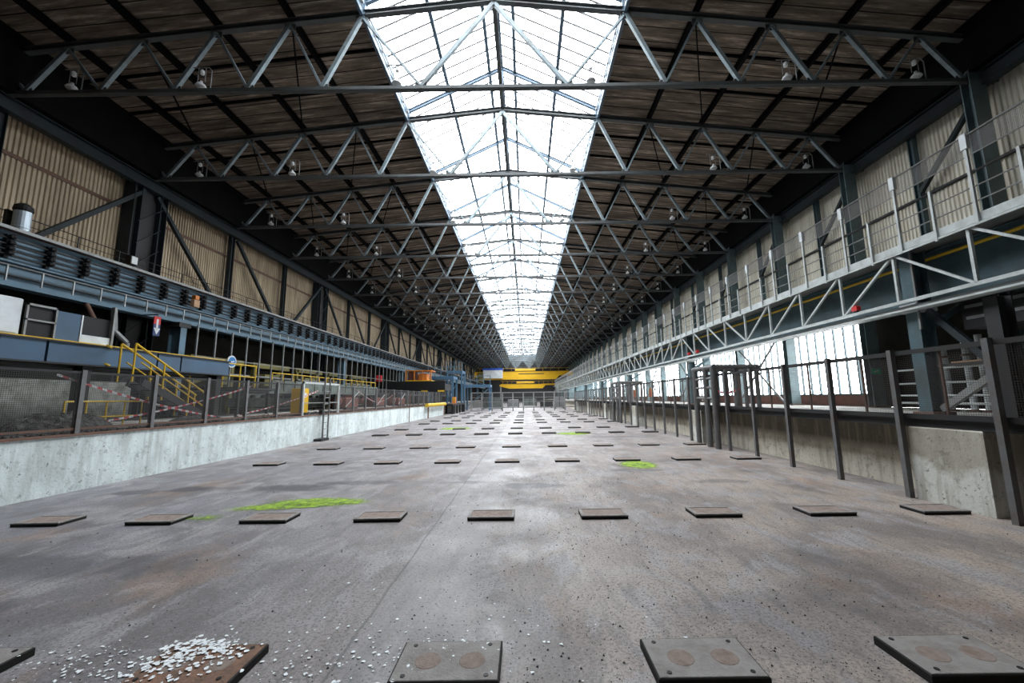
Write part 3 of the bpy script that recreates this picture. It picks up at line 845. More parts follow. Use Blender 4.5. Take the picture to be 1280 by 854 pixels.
lift(d)
def cabinet(y0, y1, z0, z1, label, mt, door=None):
    d = thing('control_cabinet', label, 'cabinet', (-12.4, (y0+y1)/2, z0), 'control cabinets on the blue beam')
    MB().cbox(-12.8, -12.15, y0, y1, z0, z1, .02).build('body', mt, d)
    if door == 'closed':
        MB().box(-12.15, -12.13, y0+.04, y1-.04, z0+.04, z1-.04).build('door', 'white', d)
    else:
        b = MB()
        for (a, c, e, f) in ((y0, y0+.04, z0, z1), (y1-.04, y1, z0, z1), (y0, y1, z1-.05, z1), (y0, y1, (z0+z1)/2-.02, (z0+z1)/2+.02)):
            b.box(-12.14, -12.09, a, c, e, f)
        b.build('door_frame', 'grey', d)
    return lift(d)
cabinet(7.2, 9.45, 3.2, 4.08, 'pale blue-white control cabinet at the far left edge', 'white', 'closed')
cabinet(9.5, 10.15, 3.2, 4.0, 'open black control cabinet with grey frame on the blue beam', 'black')
d = thing('control_cabinet', 'cabinet door standing open beside a white bottom panel on the blue beam', 'cabinet', (-12.2, 10.7, 3.2), 'control cabinets on the blue beam')
MB().box(-12.2, -12.16, 10.2, 10.75, 3.2, 3.95).build('open_door', 'blue_beam', d)
MB().box(-12.8, -12.2, 10.8, 11.6, 3.2, 3.95).build('body', 'black', d)
MB().box(-12.19, -12.15, 10.8, 11.6, 3.2, 3.42).build('bottom_panel', 'white', d)
MB().box(-12.2, -12.1, 11.56, 11.62, 3.2, 4.35).build('side_post', 'grey', d)
MB().bar((-12.17, 10.79, 3.2), (-12.17, 10.79, 3.95), .04).build('hinge_post', 'white', d)

# yellow stairs and platform behind the left fence
lift(d)
d = thing('yellow_stair', 'steep steel stair with two yellow handrails behind the left fence', 'stairs', (-11, 12.3, ZG))
for x in (-11.2, -10.8):
    MB().bar((x, 11.3, 2.15), (x, 13.6, ZG+.05), .05, .2).build('stringer', 'dark', d)
    b = MB(); b.path([(x, 11.0, 3.2), (x, 13.7, 1.8)], .03, 6); b.path([(x, 11.2, 2.7), (x, 13.7, 1.35)], .02, 6)
    b.build('handrail', 'yellow', d)
    for t in (0, .36, .72, 1.0):
        y = 11.0+2.65*t; z = 3.2-1.4*t
        MB().tube((x, y, z), (x, y, max(z-1.05, ZG-.13)), .025, 6).build('handrail_post', 'yellow', d)
for i in range(7):
    t = (i+.5)/7; MB().box(-11.2, -10.8, 11.3+2.3*t-.11, 11.3+2.3*t+.11, 2.15-1.1*t, 2.18-1.1*t).build('tread', 'dark', d)
lift(d, .13)
d = thing('yellow_railing', 'yellow railing around the raised deck beyond the yellow stair', 'railing', (-12, 15, 2.1))
for z in (2.65, 3.16): MB().path([(-11.6, 11.0, z), (-12.4, 12.0, z), (-12.4, 18.4, z)], .028, 6).build('rail', 'yellow', d)
for y in (13.2, 14.8, 16.4, 17.4, 18.4): MB().tube((-12.4, y, 2.15), (-12.4, y, 3.16), .03, 6).build('post', 'yellow', d)
lift(d, .13)
d = thing('raised_deck', 'dark raised steel deck beside the yellow stair', 'platform', (-12, 15, ZG))
MB().box(-14.4, -11.6, 16.2, 19.0, 2.05, 2.15).build('deck_plate', 'dark', d)
for x, y in ((-14.3, 16.4), (-11.7, 16.4), (-14.3, 18.9), (-11.7, 18.9)):
    MB().bar((x, y, ZG-.13), (x, y, 2.05), .1).build('leg', 'dark', d)
lift(d, .13)
d = thing('yellow_barrier', 'low yellow pipe barrier standing on the ground under the blue beam', 'barrier', (-11.2, 11, ZG))
for z in (1.35, 1.75): MB().tube((-11.3, 9.9, z), (-11.3, 11.9, z), .025, 6).build('rail', 'yellow', d)
for i in range(5): MB().tube((-11.3, 9.9+.5*i, ZG), (-11.3, 9.9+.5*i, 1.75), .022, 6).build('post', 'yellow', d)

# mossy block wall and equipment behind the low beam
b = MB(); b.box(-15.9, -15.7, -3, 16.0, ZG, 2.5)
b.build('low_block_wall', 'blockwall', label='weathered pale block wall under the blue beam at far left', cat='wall')
def rubble(name, cx, cy, rx, ry, h, z0, label, n=26):
    b = MB(); vs = []; 
    for i in range(n+1):
        for j in range(n+1):
            u, v = -1+2*i/n, -1+2*j/n
            rr = max(0, 1-u*u-v*v*1.0)
            z = h*rr**.6*(.75+.5*random.random()) if rr > 0 else 0
            vs.append((cx+u*rx+random.uniform(-.02, .02), cy+v*ry+random.uniform(-.03, .03), z0-.01+z))
    b.add(vs, [(i*(n+1)+j, (i+1)*(n+1)+j, (i+1)*(n+1)+j+1, i*(n+1)+j+1) for i in range(n) for j in range(n)])
    o = b.build(name, 'gravel', label=label, cat='rubble'); return o
rubble('rubble_heap', -11.0, 9.6, .7, 1.1, .4, ZG, 'heap of dark slag behind the left fence near the camera')
rubble('rubble_heap', -10.2, 12.6, .5, 1.0, .22, ZG, 'low heap of dark slag at the foot of the yellow stair')
# loose stones between fence and path (uncountable)
b = MB()
for i in range(2600):
    y = 5+35*random.random()**1.5; x = random.uniform(-11.8, -9.35); s_ = random.uniform(.02, .07)
    if x < -10.4 and y < 14: continue
    if x < -9.6 and 11.4 < y < 13.8 or x < -9 and 16.8 < y < 17.8: continue
    a = random.random()*3.1
    vs = [(x+s_*math.cos(a+k*1.57)*random.uniform(.7, 1.2), y+s_*math.sin(a+k*1.57)*random.uniform(.7, 1.2), ZG-.03) for k in range(4)]
    vs.append((x+random.uniform(-.3, .3)*s_, y, ZG-.02+s_*random.uniform(.7, 1.3)))
    b.add(vs, [(0, 1, 4), (1, 2, 4), (2, 3, 4), (3, 0, 4)])
b.build('ballast_stones', 'gravel', label='loose dark ballast stones between the left fence and the pale path', cat='stones', kind='stuff')

# roller tables and machines in the left aisle
def roller_table(x, y0, y1, label, mt='machine'):
    d = thing('roller_table', label, 'machine', (x, (y0+y1)/2, ZG), 'machines in the left aisle')
    MB().box(x-.5, x+.5, y0, y1, ZG+.35, ZG+.8).build('bed', mt, d)
    MB().cbox(x-.35, x+.35, y0+.2, y0+1.6, ZG+.8, ZG+1.25, .04).build('housing', mt, d)
    for i in range(int((y1-y0)/.8)):
        y = y0+.4+.8*i
        MB().tube((x-.45, y, ZG+.86), (x+.5, y, ZG+.86), .1, 10).build('roller', 'dark', d)
    for y in (y0+.2, y1-.2):
        MB().box(x-.45, x+.45, y-.1, y+.1, ZG, ZG+.35).build('foot', 'dark', d)
    MB().tube((x+.5, y0, ZG+.25), (x+.5, y1, ZG+.25), .05, 8).build('pipe', 'grey', d)
roller_table(-13.95, 19.6, 24, 'grey-green roller table behind the left fence, nearest one')
roller_table(-13.95, 25, 30, 'grey-green roller table behind the left fence, second one')
roller_table(-13.95, 31.5, 37, 'rust-red roller table in the left aisle, farthest one', 'rustred')
def railing(x, y0, y1, z, h, n, label, group=None, mt='yellow'):
    d = thing('aisle_railing', label, 'railing', (x, (y0+y1)/2, z), group)
    for k in (.5, 1): MB().tube((x, y0, z+h*k), (x, y1, z+h*k), .025, 6).build('rail', mt, d)
    for i in range(n):
        y = y0+(y1-y0)*i/(n-1); MB().tube((x, y, z), (x, y, z+h), .025, 6).build('post', mt, d)
railing(-12.32, 19.5, 33, ZG+1.1, .9, 16, 'yellow railing on the raised gangway in the left aisle')
d = thing('gangway', 'grey raised gangway with side plates in the left aisle', 'platform', (-12.8, 26, ZG))
MB().box(-13.3, -12.25, 19.2, 33.2, ZG+1.0, ZG+1.1).build('deck_plate', 'machine', d)
b = MB()
for i in range(14): b.box(-12.27, -12.24, 19.4+i, 20.3+i, ZG+1.1, ZG+1.65)
b.build('side_plates', 'machine', d)
for i in range(5):
    MB().bar((-12.4, 19.4+3.4*i, ZG), (-12.4, 19.4+3.4*i, ZG+1.0), .12).build('leg', 'dark', d)
# dark pipework high under the girder with olive machine frames
for i in range(5):
    y = 19+4.4*i
    d = thing('machine_frame', 'olive machine frame with pipes behind the partition poles, %s from the camera' % nth(i), 'machine', (-15.9, y, ZG), 'olive machine frames behind the poles')
    for yy in (y, y+2.6): MB().bar((-15.9, yy, ZG), (-15.9, yy, 3.9), .2, .2).build('upright', 'olive', d)
    MB().bar((-15.9, y-.2, 3.8), (-15.9, y+3.4, 3.8), .2, .3).build('crossbeam', 'olive', d)
    MB().bar((-15.9, y, 2.6), (-15.9, y+2.6, 3.4), .12, .16).build('brace', 'olive', d)
    MB().cbox(-16.3, -15.6, y+.6, y+2.0, 2.6, 3.3, .05).build('motor', 'olive', d)
    MB().tube((-15.6, y-.4, 3.1), (-15.6, y+3.6, 3.1), .07, 8).build('pipe', 'grey', d)
# blue round sign on a post
d = thing('round_sign', 'round blue sign with a white border on the left aisle poles', 'sign', (-14.55, 19.74, 3.2))
MB().tube((-14.56, 19.74, 3.66), (-14.52, 19.74, 3.66), .30, 20).build('border', 'white', d)
MB().tube((-14.52, 19.74, 3.66), (-14.50, 19.74, 3.66), .23, 20).build('disc', 'signblue', d)
MB().bar((-14.495, 19.64, 3.64), (-14.495, 19.86, 3.68), .01, .06).build('symbol', 'white', d)
# yellow cabinet behind the gate
d = thing('yellow_cabinet', 'tall yellow cabinet behind the pale gate frame in the left fence', 'cabinet', (-10.1, 18.2, ZG))
MB().cbox(-10.4, -9.95, 17.9, 18.5, ZG+.1, 2.25, .02).build('body', 'crane_yellow', d)
MB().box(-9.95, -9.94, 18.1, 18.3, 1.85, 2.05).build('label_plate', 'white', d)
MB().box(-10.35, -10.0, 17.95, 18.45, ZG, ZG+.1).build('plinth', 'dark', d)

# left fence on the pit wall
LFX = -9.07
d = thing('mesh_fence', 'dark wire mesh fence standing on the left white pit wall', 'fence', (LFX, 8, ZG+.035))
ZF = ZG+.035
pyl = [8.2+1.63*i for i in range(-4, 22)]
pyl = [y for y in pyl if not (16.6 < y < 19.2)]
for y in pyl:
    MB().bar((LFX, y, ZF), (LFX, y, 2.38), .09, .09, up=(0, 1, 0)).build('post', 'post', d)
for a, c in ((pyl[0], 16.35), (19.61, pyl[-1])):
    MB().bar((LFX, a, 2.33), (LFX, c, 2.33), .05).build('top_rail', 'dark', d)
    MB().bar((LFX, a, 1.2), (LFX, c, 1.2), .04).build('bottom_rail', 'rust', d)
for a, c in zip(pyl[:-1], pyl[1:]):
    if a < 18 < c: continue
    MB().add([(LFX+.02, a, 1.14), (LFX+.02, c, 1.14), (LFX+.02, c, 2.33), (LFX+.02, a, 2.33)], [(0, 1, 2, 3)]).build('mesh_panel', 'meshL', d)
d = thing('gate_frame', 'pale steel gate frame in the left fence above the ladder', 'gate', (LFX, 18, ZF))
for y in (16.44, 19.52): MB().bar((LFX, y, ZF), (LFX, y, 2.46), .08).build('post', 'greylight', d)
MB().bar((LFX, 16.4, 2.44), (LFX, 19.56, 2.44), .08).build('lintel', 'greylight', d)
MB().bar((LFX, 16.4, 1.6), (LFX, 19.56, 1.6), .04).build('rail', 'grey', d)
# ladder down into the pit
d = thing('pit_ladder', 'narrow steel ladder down the left pit wall with tall side rails', 'ladder', (-8.75, 17.8, 0))
for y in (17.6, 18.05): MB().bar((-8.77, y, 0), (-8.77, y, 2.7), .05, .05).build('side_rail', 'post', d)
for i in range(8): MB().tube((-8.77, 17.6, .2+.27*i), (-8.77, 18.05, .2+.27*i), .015, 6).build('rung', 'grey', d)
MB().box(-8.88, -8.55, 17.1, 17.75, 0, .1).build('foot_plate', 'dark', d)
MB().box(-8.88, -8.72, 17.4, 17.56, 1.12, 1.3).build('bracket', 'dark', d)
# rod against the wall and bumper pipe
MB().tube((-8.80, 30.7, 0), (-8.80, 30.7, 2.2), .03, 8).build('steel_rod', 'rust', label='thin rusty upright rod against the left white wall', cat='rod')
d = thing('bumper_pipe', 'fat yellow bumper pipe near the far end of the left white wall', 'bumper', (-8.65, 36, 1.0))
b = MB(); b.tube((-8.65, 35.4, 1.15), (-8.65, 43.4, 1.15), .17, 12); b.build('pipe', 'yellow', d)
MB().lathe(-8.65, 36, [(.06, 0), (.06, 1.0)], 8).build('support', 'rust', d)
MB().lathe(-8.65, 43.0, [(.06, 0), (.06, 1.0)], 8).build('support', 'rust', d)
# barrier tapes behind the fence
def tape(p, q, label, sag=.08):
    b = MB(); n = 14; vs = []
    p, q = Vector(p), Vector(q)
    for i in range(n+1):
        t = i/n; c = p.lerp(q, t); c.z -= sag*4*t*(1-t)
        vs += [(c.x+.01*math.sin(t*9), c.y, c.z-.022), (c.x, c.y+.01, c.z+.022)]
    b.add(vs, [(2*i, 2*i+2, 2*i+3, 2*i+1) for i in range(n)])
    b.build('barrier_tape', 'tape', label=label, cat='tape', group='red and white barrier tapes')
tape((-9.15, 7.81, 2.27), (-9.15, 11.98, 1.27), 'red and white tape falling across the nearest left fence bays')
tape((-9.15, 8.88, 1.32), (-9.15, 13.48, 2.22), 'red and white tape rising behind the yellow barrier')
tape((-9.15, 12.84, 1.27), (-9.15, 17.76, 2.12), 'red and white tape rising just beyond the yellow stair')
tape((-9.15, 21.94, 2.22), (-9.15, 24.93, 1.52), 'red and white tape falling across fence bays beyond the gate')
tape((-9.15, 25.04, 1.52), (-9.15, 28.25, 2.12), 'red and white tape in the far fence bays')

# far left: carriage with orange cab, blue platforms
d = thing('transfer_carriage', 'black bridge carriage with yellow and orange cab across the left aisle', 'machine', (-11, 44, ZG))
MB().box(-17, -8.6, 43.2, 46.5, 2.6, 3.3).build('bridge_deck', 'black', d)
MB().box(-17, -8.6, 43.0, 43.2, 2.45, 3.6).build('side_beam', 'black', d)
MB().cbox(-13.2, -10.3, 44, 46, 3.35, 3.75, .05).build('cab_base', 'crane_yellow', d)
b = MB()
for x in (-13.1, -12.2, -11.3, -10.4): b.box(x-.06, x+.06, 44, 44.15, 3.75, 4.75)
b.box(-13.2, -10.3, 44, 46, 4.75, 4.85)
b.build('cab_frame', 'orange', d)
MB().cbox(-12.9, -12.2, 44.3, 45.6, 3.75, 4.7, .04).build('control_box', 'rustred', d)
MB().cbox(-11.8, -10.9, 44.3, 45.6, 3.75, 4.5, .04).build('motor', 'orange', d)
for x in (-16.5, -9.7): MB().box(x-.15, x+.15, 43.4, 46.2, ZG, 2.6).build('leg', 'black', d)
for i, x in enumerate((-10.8, -9.0)): MB().box(x-.35, x+.35, 42.97, 43.0, 2.45, 2.62).build('hazard_plate', 'yellow', d)
MB().cbox(-16.0, -15.5, 43.0, 43.4, 3.3, 4.3, .03).build('red_box', 'red', d)

def blue_platform(x0, x1, y0, y1, z0, z1, label):
    d = thing('blue_platform', label, 'platform', ((x0+x1)/2, (y0+y1)/2, 0), 'blue service platforms')
    MB().box(x0, x1, y0, y1, z1-.35, z1).build('deck', 'blue_bright', d)
    for x in (x0+.1, x1-.1):
        for y in (y0+.1, y1-.1): MB().bar((x, y, z0), (x, y, z1-.35), .2).build('leg', 'blue_bright', d)
    n = 4
    for i in range(n+1):
        x = x0+(x1-x0)*i/n; MB().bar((x, y0+.03, z1), (x, y0+.03, z1+1.2), .08).build('railing_post', 'blue', d)
    for h in (.6, 1.2): MB().bar((x0, y0+.03, z1+h), (x1, y0+.03, z1+h), .06).build('rail', 'blue', d)
    MB().bar((x0+.1, y0+.1, z0+.3), (x1-.1, y0+.1, z1-.5), .1).build('brace', 'blue', d)
    return d
blue_platform(-12.6, -9.3, 52, 55, ZG, 4.6, 'nearer tall blue service platform beside the left aisle')
blue_platform(-11.0, -8.8, 56, 59, ZG, 5.6, 'highest blue service platform with its railing beside the left aisle')
blue_platform(-8.6, -4.9, 56.0, 59, 0, 3.6, 'lower blue service platform reaching toward the cross fence')
d = thing('black_bench', 'black steel loading bench on legs at the end of the left white wall', 'platform', (-8.65, 46, 0))
MB().box(-9.25, -7.95, 44.2, 52.9, .95, 1.1).build('deck', 'black', d)
for y in (44.6, 45.5, 47.5, 49.5, 51.5, 52.8): MB().box(-8.15, -7.97, y, y+.25, 0, .95).build('leg', 'black', d)
for y in (44.9, 46.5, 50.5): MB().box(-9.20, -9.00, y, y+.25, 0, .95).build('leg', 'black', d)
d = thing('yellow_box', 'small yellow motor box standing on the black loading bench', 'box', (-8.75, 49.5, 1.1))
MB().cbox(-8.95, -8.55, 49.2, 49.8, 1.1, 1.9, .03).build('body', 'orange', d)
MB().box(-8.90, -8.60, 49.19, 49.2, 1.5, 1.8).build('plate', 'yellow', d)
# red machines seen through the far left fence
for i, (x, y) in enumerate(((-12.5, 27), (-12.8, 33.5), (-12.6, 38.5))):
    d = thing('red_machine', 'red-brown drive unit behind the left fence, %s from the camera' % nth(i), 'machine', (x, y, ZG), 'red drive units in the left aisle')
    MB().cbox(x-.5, x+.5, y, y+2.0, ZG+.15, ZG+.8, .06).build('body', 'rustred', d)
    MB().tube((x, y-.3, ZG+.55), (x, y, ZG+.55), .28, 14).build('motor', 'rustred', d)
    MB().box(x-.5, x+.5, y+.1, y+1.9, ZG, ZG+.15).build('base', 'dark', d)
    MB().bar((x+.5, y, ZG+.2), (x+.5, y+2, ZG+1.2), .05).build('brace', 'greylight', d)

# ================================================================== CROSS FENCE AND CRANES
d = thing('cross_fence', 'grey post and rail mesh fence across the far end of the pit', 'fence', (-.4, 53, 0))
n = 11
for i in range(n):
    x = -7.1+13.6*i/(n-1)
    MB().bar((x, 53, 0), (x, 53, 2.42), .16, .12).build('post', 'grey', d)
for z, w in ((2.4, .12), (1.75, .06), (1.2, .06), (.45, .1)):
    MB().bar((-7.1, 53, z), (6.5, 53, z), w, w).build('rail', 'grey', d)
for i in range(n-1):
    x0 = -7.1+13.6*i/(n-1); x1 = -7.1+13.6*(i+1)/(n-1)
    MB().add([(x0, 53.05, .45), (x1, 53.05, .45), (x1, 53.05, 2.35), (x0, 53.05, 2.35)], [(0, 1, 2, 3)]).build('mesh_panel', 'meshx', d)
# clutter beyond the cross fence
for i, (x, w, y, h, mt) in enumerate(((-5.0, 1.6, 60, 1.6, 'machine'), (-2.2, 1.0, 72, 1.4, 'grey'), (.8, 1.4, 80, 1.5, 'machine'), (3.4, 1.0, 66, 1.3, 'dark'), (5.2, .8, 62, 1.8, 'grey'))):
    d = thing('stored_crate', ['wide grey-green', 'grey', 'far grey-green', 'black', 'tall grey'][i]+' steel crate standing on the floor beyond the cross fence', 'crate', (x, y, 0), 'crates beyond the cross fence')
    MB().cbox(x-w, x+w, y, y+1.5, .15, h, .05).build('body', mt, d)
    for xx in (x-w+.15, x+w-.15): MB().box(xx-.1, xx+.1, y, y+1.5, 0, .15).build('skid', 'dark', d)
    for k in range(3): MB().bar((x-w+w*k, y-.02, .15), (x-w+w*k, y-.02, h), .08, .04).build('rib', 'dark', d)
# main travelling crane
def bridge_crane(y, z0, z1, xa, xb, label, cab=True):
    d = thing('bridge_crane', label, 'crane', ((xa+xb)/2, y, z0))
    b = MB(); b.add([(xa, y-.6, z0+.7), (xa+3, y-.6, z0), (xb-4.2, y-.6, z0), (xb-3.2, y-.6, z0+1.1), (xb, y-.6, z0+1.1), (xb, y-.6, z1), (xa, y-.6, z1),
                     (xa, y+.6, z0+.7), (xa+3, y+.6, z0), (xb-4.2, y+.6, z0), (xb-3.2, y+.6, z0+1.1), (xb, y+.6, z0+1.1), (xb, y+.6, z1), (xa, y+.6, z1)],
                    [tuple(range(7)), tuple(range(13, 6, -1))]+[(i, i+7, (i+1) % 7+7, (i+1) % 7) for i in range(7)])
    b.build('box_girder', 'crane_yellow', d)
    MB().box(xa, xb, y-.75, y-.62, z1-.02, z1+.08).build('walkway', 'dark', d)
    for i in range(12):
        x = xa+(xb-xa)*(i+.5)/12
        MB().bar((x, y-.72, z1), (x, y-.72, z1+.9), .06).build('railing_post', 'crane_yellow', d)
    MB().bar((xa, y-.72, z1+.9), (xb, y-.72, z1+.9), .06).build('rail', 'crane_yellow', d)
    MB().cbox(-3.0, 3.0, y-.5, y+.5, z1+.08, z1+.7, .08).build('trolley', 'crane_yellow', d)
    MB().box(-2.0, 5.5, y-.63, y-.6, z0+1.5, z0+1.75).build('cable_channel', 'dark', d)
    for x in (xa-.3, xb+.0) if cab else (xa-.3,): MB().box(x, x+.6, y-1.8, y+1.8, z0+1.15 if x > 0 else z0+.8, z1-.3).build('end_carriage', 'crane_yellow', d)
    if cab:
        MB().box(-12.2, -6.6, y-1.8, y-.7, z0+.4, z1+.35).build('cabin', 'white', d)
        MB().box(-12.3, -6.5, y-1.85, y-.7, z1+.35, z1+.9).build('cabin_roof', 'cab_blue', d)
        MB().box(-13.6, -12.3, y-1.6, y-.7, z0-.6, z1-.4).build('hoist_frame', 'olive', d)
    return d
bridge_crane(118, 7.0, 9.4, -14.4, 13.2, 'large yellow bridge crane with white cabin far down the hall')
bridge_crane(140, 4.9, 6.5, -8.6, 10.2, 'lower yellow bridge crane behind the large one at the hall end', cab=False)
# lower crane stands on gantry legs
d = thing('gantry_leg', 'grey gantry leg under the left end of the lower yellow crane', 'support', (-8.6, 140, 0))
MB().bar((-8.5, 138.9, 0), (-8.5, 138.9, 5.6), .5).build('shaft', 'grey', d)
MB().box(-8.5, -7.6, 138.8, 140.4, 0, .3).build('foot', 'dark', d)

# ================================================================== RIGHT SIDE
# piers
pr0 = None
for i, y in enumerate((5.68, 14.7, 23.4, 32.2, 41.0, 49.8)):
    lab = 'whitewashed concrete pier under the right walkway, %s from the camera' % nth(i)
    if pr0 is None:
        pr0 = MB().cbox(6.33, 6.9, y, y+1.1, 0, 1.15, .02).build('concrete_pier', 'pier', cat='pier', group='concrete piers under the right walkway'); o = pr0; yy0 = pr0.location[1]
    else:
        o = pr0.copy(); C.objects.link(o); o.location = (pr0.location[0], yy0+y-5.68, 0)
    o['label'] = lab
# walkway edge and deck
d = thing('pit_walkway', 'dark steel edged walkway along the right side of the pit', 'walkway', (6.7, 0, 1.15))
MB().ib((6.40, Y0, 1.215), (6.40, 52.8, 1.215), .13, .1, .012).build('edge_beam', 'dark', d)
MB().box(6.45, 7.6, Y0, 52.8, 1.22, 1.26).build('deck', 'path', d)
b = MB()
for i in range(40): b.bar((6.43, -2+1.37*i, 1.19), (6.9, -2+1.37*i, 1.19), .05, .06)
b.build('cross_bearers', 'dark', d)
MB().box(7.6, 15.4, -2, 53, 1.2, 1.2+.001).build('far_deck', 'path', d) if False else None
# fence right
RFX = 6.28
d = thing('mesh_fence', 'rusty grey post and wire mesh fence along the right walkway', 'fence', (RFX, 5, 0))
pyr = [5.4+1.45*i for i in range(-3, 33)]
for y in pyr:
    MB().bar((RFX, y, 0), (RFX, y, 2.42), .08, .08, up=(0, 1, 0)).build('post', 'post', d)
MB().bar((RFX+.05, pyr[0], 2.36), (RFX+.05, 51.8, 2.36), .05, .07).build('top_rail', 'dark', d)
MB().bar((RFX+.07, pyr[0], 1.32), (RFX+.07, 51.8, 1.32), .03, .08).build('bottom_rail', 'dark', d)
for a, c in zip(pyr[:-1], pyr[1:]):
    MB().add([(RFX+.06, a, 1.28), (RFX+.06, c, 1.28), (RFX+.06, c, 2.36), (RFX+.06, a, 2.36)], [(0, 1, 2, 3)]).build('mesh_panel', 'mesh', d)
for a in pyr[:-1]:
    MB().bar((RFX+.08, a+.72, 1.28), (RFX+.08, a+.72, 2.36), .03).build('mid_post', 'rust', d)
# box frames (timber-like guards) on the walkway
def guard_cage(y0, y1, label):
    d = thing('guard_cage', label, 'guard frame', (6.8, (y0+y1)/2, 0), 'guard cages on the right walkway')
    for y in (y0, y0+(y1-y0)*.4, y1):
        MB().tube((6.13, y, 0), (6.13, y, 2.62), .09, 10).build('front_post', 'post', d)
    for y in (y0, (y0+y1)/2, y1):
        for x in (6.9, 7.55): MB().tube((x, y, 1.26), (x, y, 2.58), .07, 8).build('rear_post', 'post', d)
    b = MB()
    MB().tube((6.13, y0-.1, 2.62), (6.13, y1+.1, 2.62), .08, 8).build('top_rail', 'post', d)
    MB().tube((7.55, y0-.1, 2.6), (7.55, y1+.1, 2.6), .08, 8).build('top_rail', 'post', d)
    for y in (y0, y1): MB().tube((6.13, y, 2.62), (7.55, y, 2.6), .08, 8).build('cross_rail', 'post', d)
    for z in (1.6, 1.95, 2.25): MB().tube((6.13, y0, z), (6.13, y1, z), .045, 8).build('rail', 'post', d)
guard_cage(13.1, 14.5, 'nearer grey guard cage of round posts on the right fence')
guard_cage(26.2, 28.4, 'farther grey guard cage of round posts on the right fence')
# signs
for i, (y, col) in enumerate(((22.2, 'red'), (25.4, 'orange'))):
    d = thing('warning_board', ['nearer', 'farther'][i]+' small orange-red warning board behind the right fence', 'sign', (6.9, y, 1.26))
    MB().bar((7.0, y+.25, 1.26), (7.0, y+.25, 2.1), .04).build('stand', 'grey', d)
    MB().box(6.94, 6.97, y, y+.5, 1.65, 2.1).build('panel', 'orange', d)
    MB().box(6.93, 6.94, y+.12, y+.38, 1.72, 1.95).build('symbol', 'red', d)
tp = MB()
def tape2(p, q, label):
    b = MB(); n = 10; vs = []
    p, q = Vector(p), Vector(q)
    for i in range(n+1):
        t = i/n; c = p.lerp(q, t); c.z -= .1*4*t*(1-t)
        vs += [(c.x, c.y, c.z-.04), (c.x+.005, c.y, c.z+.04)]
    b.add(vs, [(2*i, 2*i+2, 2*i+3, 2*i+1) for i in range(n)])
    b.build('barrier_tape', 'tape', label=label, cat='tape', group='red and white barrier tapes')
tape2((6.87, 13.0, 1.88), (6.87, 14.6, 1.88), 'red and white tape inside the nearer guard cage on the right')

# crane columns right (front row) and rear row
RCX = 11.0
crc = None
for j, k in enumerate(range(0, 27, 3)):
    y = D0-.9+P*k
    lab = 'teal steel column carrying the right crane girder, %s from the camera' % nth(j)
    if crc is None:
        crc = thing('crane_column', lab, 'column', (RCX, y, ZR), 'columns under the right crane girder')
        MB().ib((RCX, y, ZR), (RCX, y, 5.64), .42, .36, .03, up=(1, 0, 0)).build('shaft', 'teal', crc)
        MB().box(RCX-.3, RCX+.3, y-.28, y+.28, ZR, ZR+.08).build('base_plate', 'rust', crc)
        MB().box(RCX-.3, RCX+.28, y-.24, y+.24, 3.9, 4.14).build('bracket_block', 'greylight', crc)
        MB().bar((RCX-.25, y-.24, 3.4), (RCX-.25, y-.24, 5.64), .05).build('cable_duct', 'grey', crc)
        MB().bar((RCX+.1, y, 3.4), (RCX+1.2, y, 4.08), .14).build('knee_brace', 'teal', crc)
    else: copy_tree(crc, (RCX, y, ZR), lab)
rrc = None
for j in range(0, 26):
    y = 6.65+5.2*j
    if y > 148: break
    lab = 'wide teal column against the right wall, %s from the camera' % nth(j)
    if rrc is None:
        rrc = thing('rear_column', lab, 'column', (14.6, y, ZR), 'rear columns along the right wall')
        MB().ib((14.8, y, ZR), (14.8, y, 12.0), .3, .5, .03, up=(0, 1, 0)).build('shaft', 'rearteal', rrc)
        MB().box(14.5, 15.1, y-.3, y+.3, ZR, ZR+.06).build('base_plate', 'rust', rrc)
    else: copy_tree(rrc, (14.6, y, ZR), lab)
# slim posts and short braces high on the right wall
s0 = p0 = None
for k in range(-1, 25):
    y = D0+P*k
    if s0 is None:
        s0 = MB().bar((15.2, y+.15, 11.6), (15.2, y+2.5, 9.25), .14, .14, up=(1, 0, 0)).build('wall_brace', 'dteal', cat='brace', group='short braces on the right wall'); o = s0; yb = s0.location[1]-y
        p0 = MB().ib((15.25, y+2.6, 5.7), (15.25, y+2.6, 11.75), .2, .2, .02, up=(0, 1, 0)).build('wall_post', 'teal', cat='post', group='slim posts on the right wall'); q = p0
    else:
        o = s0.copy(); C.objects.link(o); o.location = (s0.location[0], y+yb, s0.location[2])
        q = p0.copy(); C.objects.link(q); q.location = (p0.location[0], y+2.6, p0.location[2])
    o['label'] = 'short dark brace high on the right wall, %s from the camera' % nth(k+1)
    q['label'] = 'slim teal post on the pale right wall, %s from the camera' % nth(k+1)
# girder
g = thing('crane_girder', 'deep teal crane runway girder along the right side', 'girder', (11.3, 0, 4.10))
MB().ib((11.5, Y0+.02, 4.84), (11.5, Y1-.02, 4.84), 1.5, .4, .03).build('girder_beam', 'teal', g)
b = MB(); b.tube((11.25, Y0+.02, 5.36), (11.25, Y1-.02, 5.36), .045, 8); b.build('yellow_pipe', 'yellow', g)
MB().box(10.45, 10.76, Y0+.02, Y1-.02, 3.92, 3.97).build('soffit_plate', 'greylight', g)
MB().bar((10.5, Y0+.02, 4.18), (10.5, Y1-.02, 4.18), .07, .09).build('lattice_chord', 'greylight', g)
MB().bar((10.62, Y0+.02, 4.04), (10.62, Y1-.02, 4.04), .05, .06).build('lattice_chord', 'grey', g)
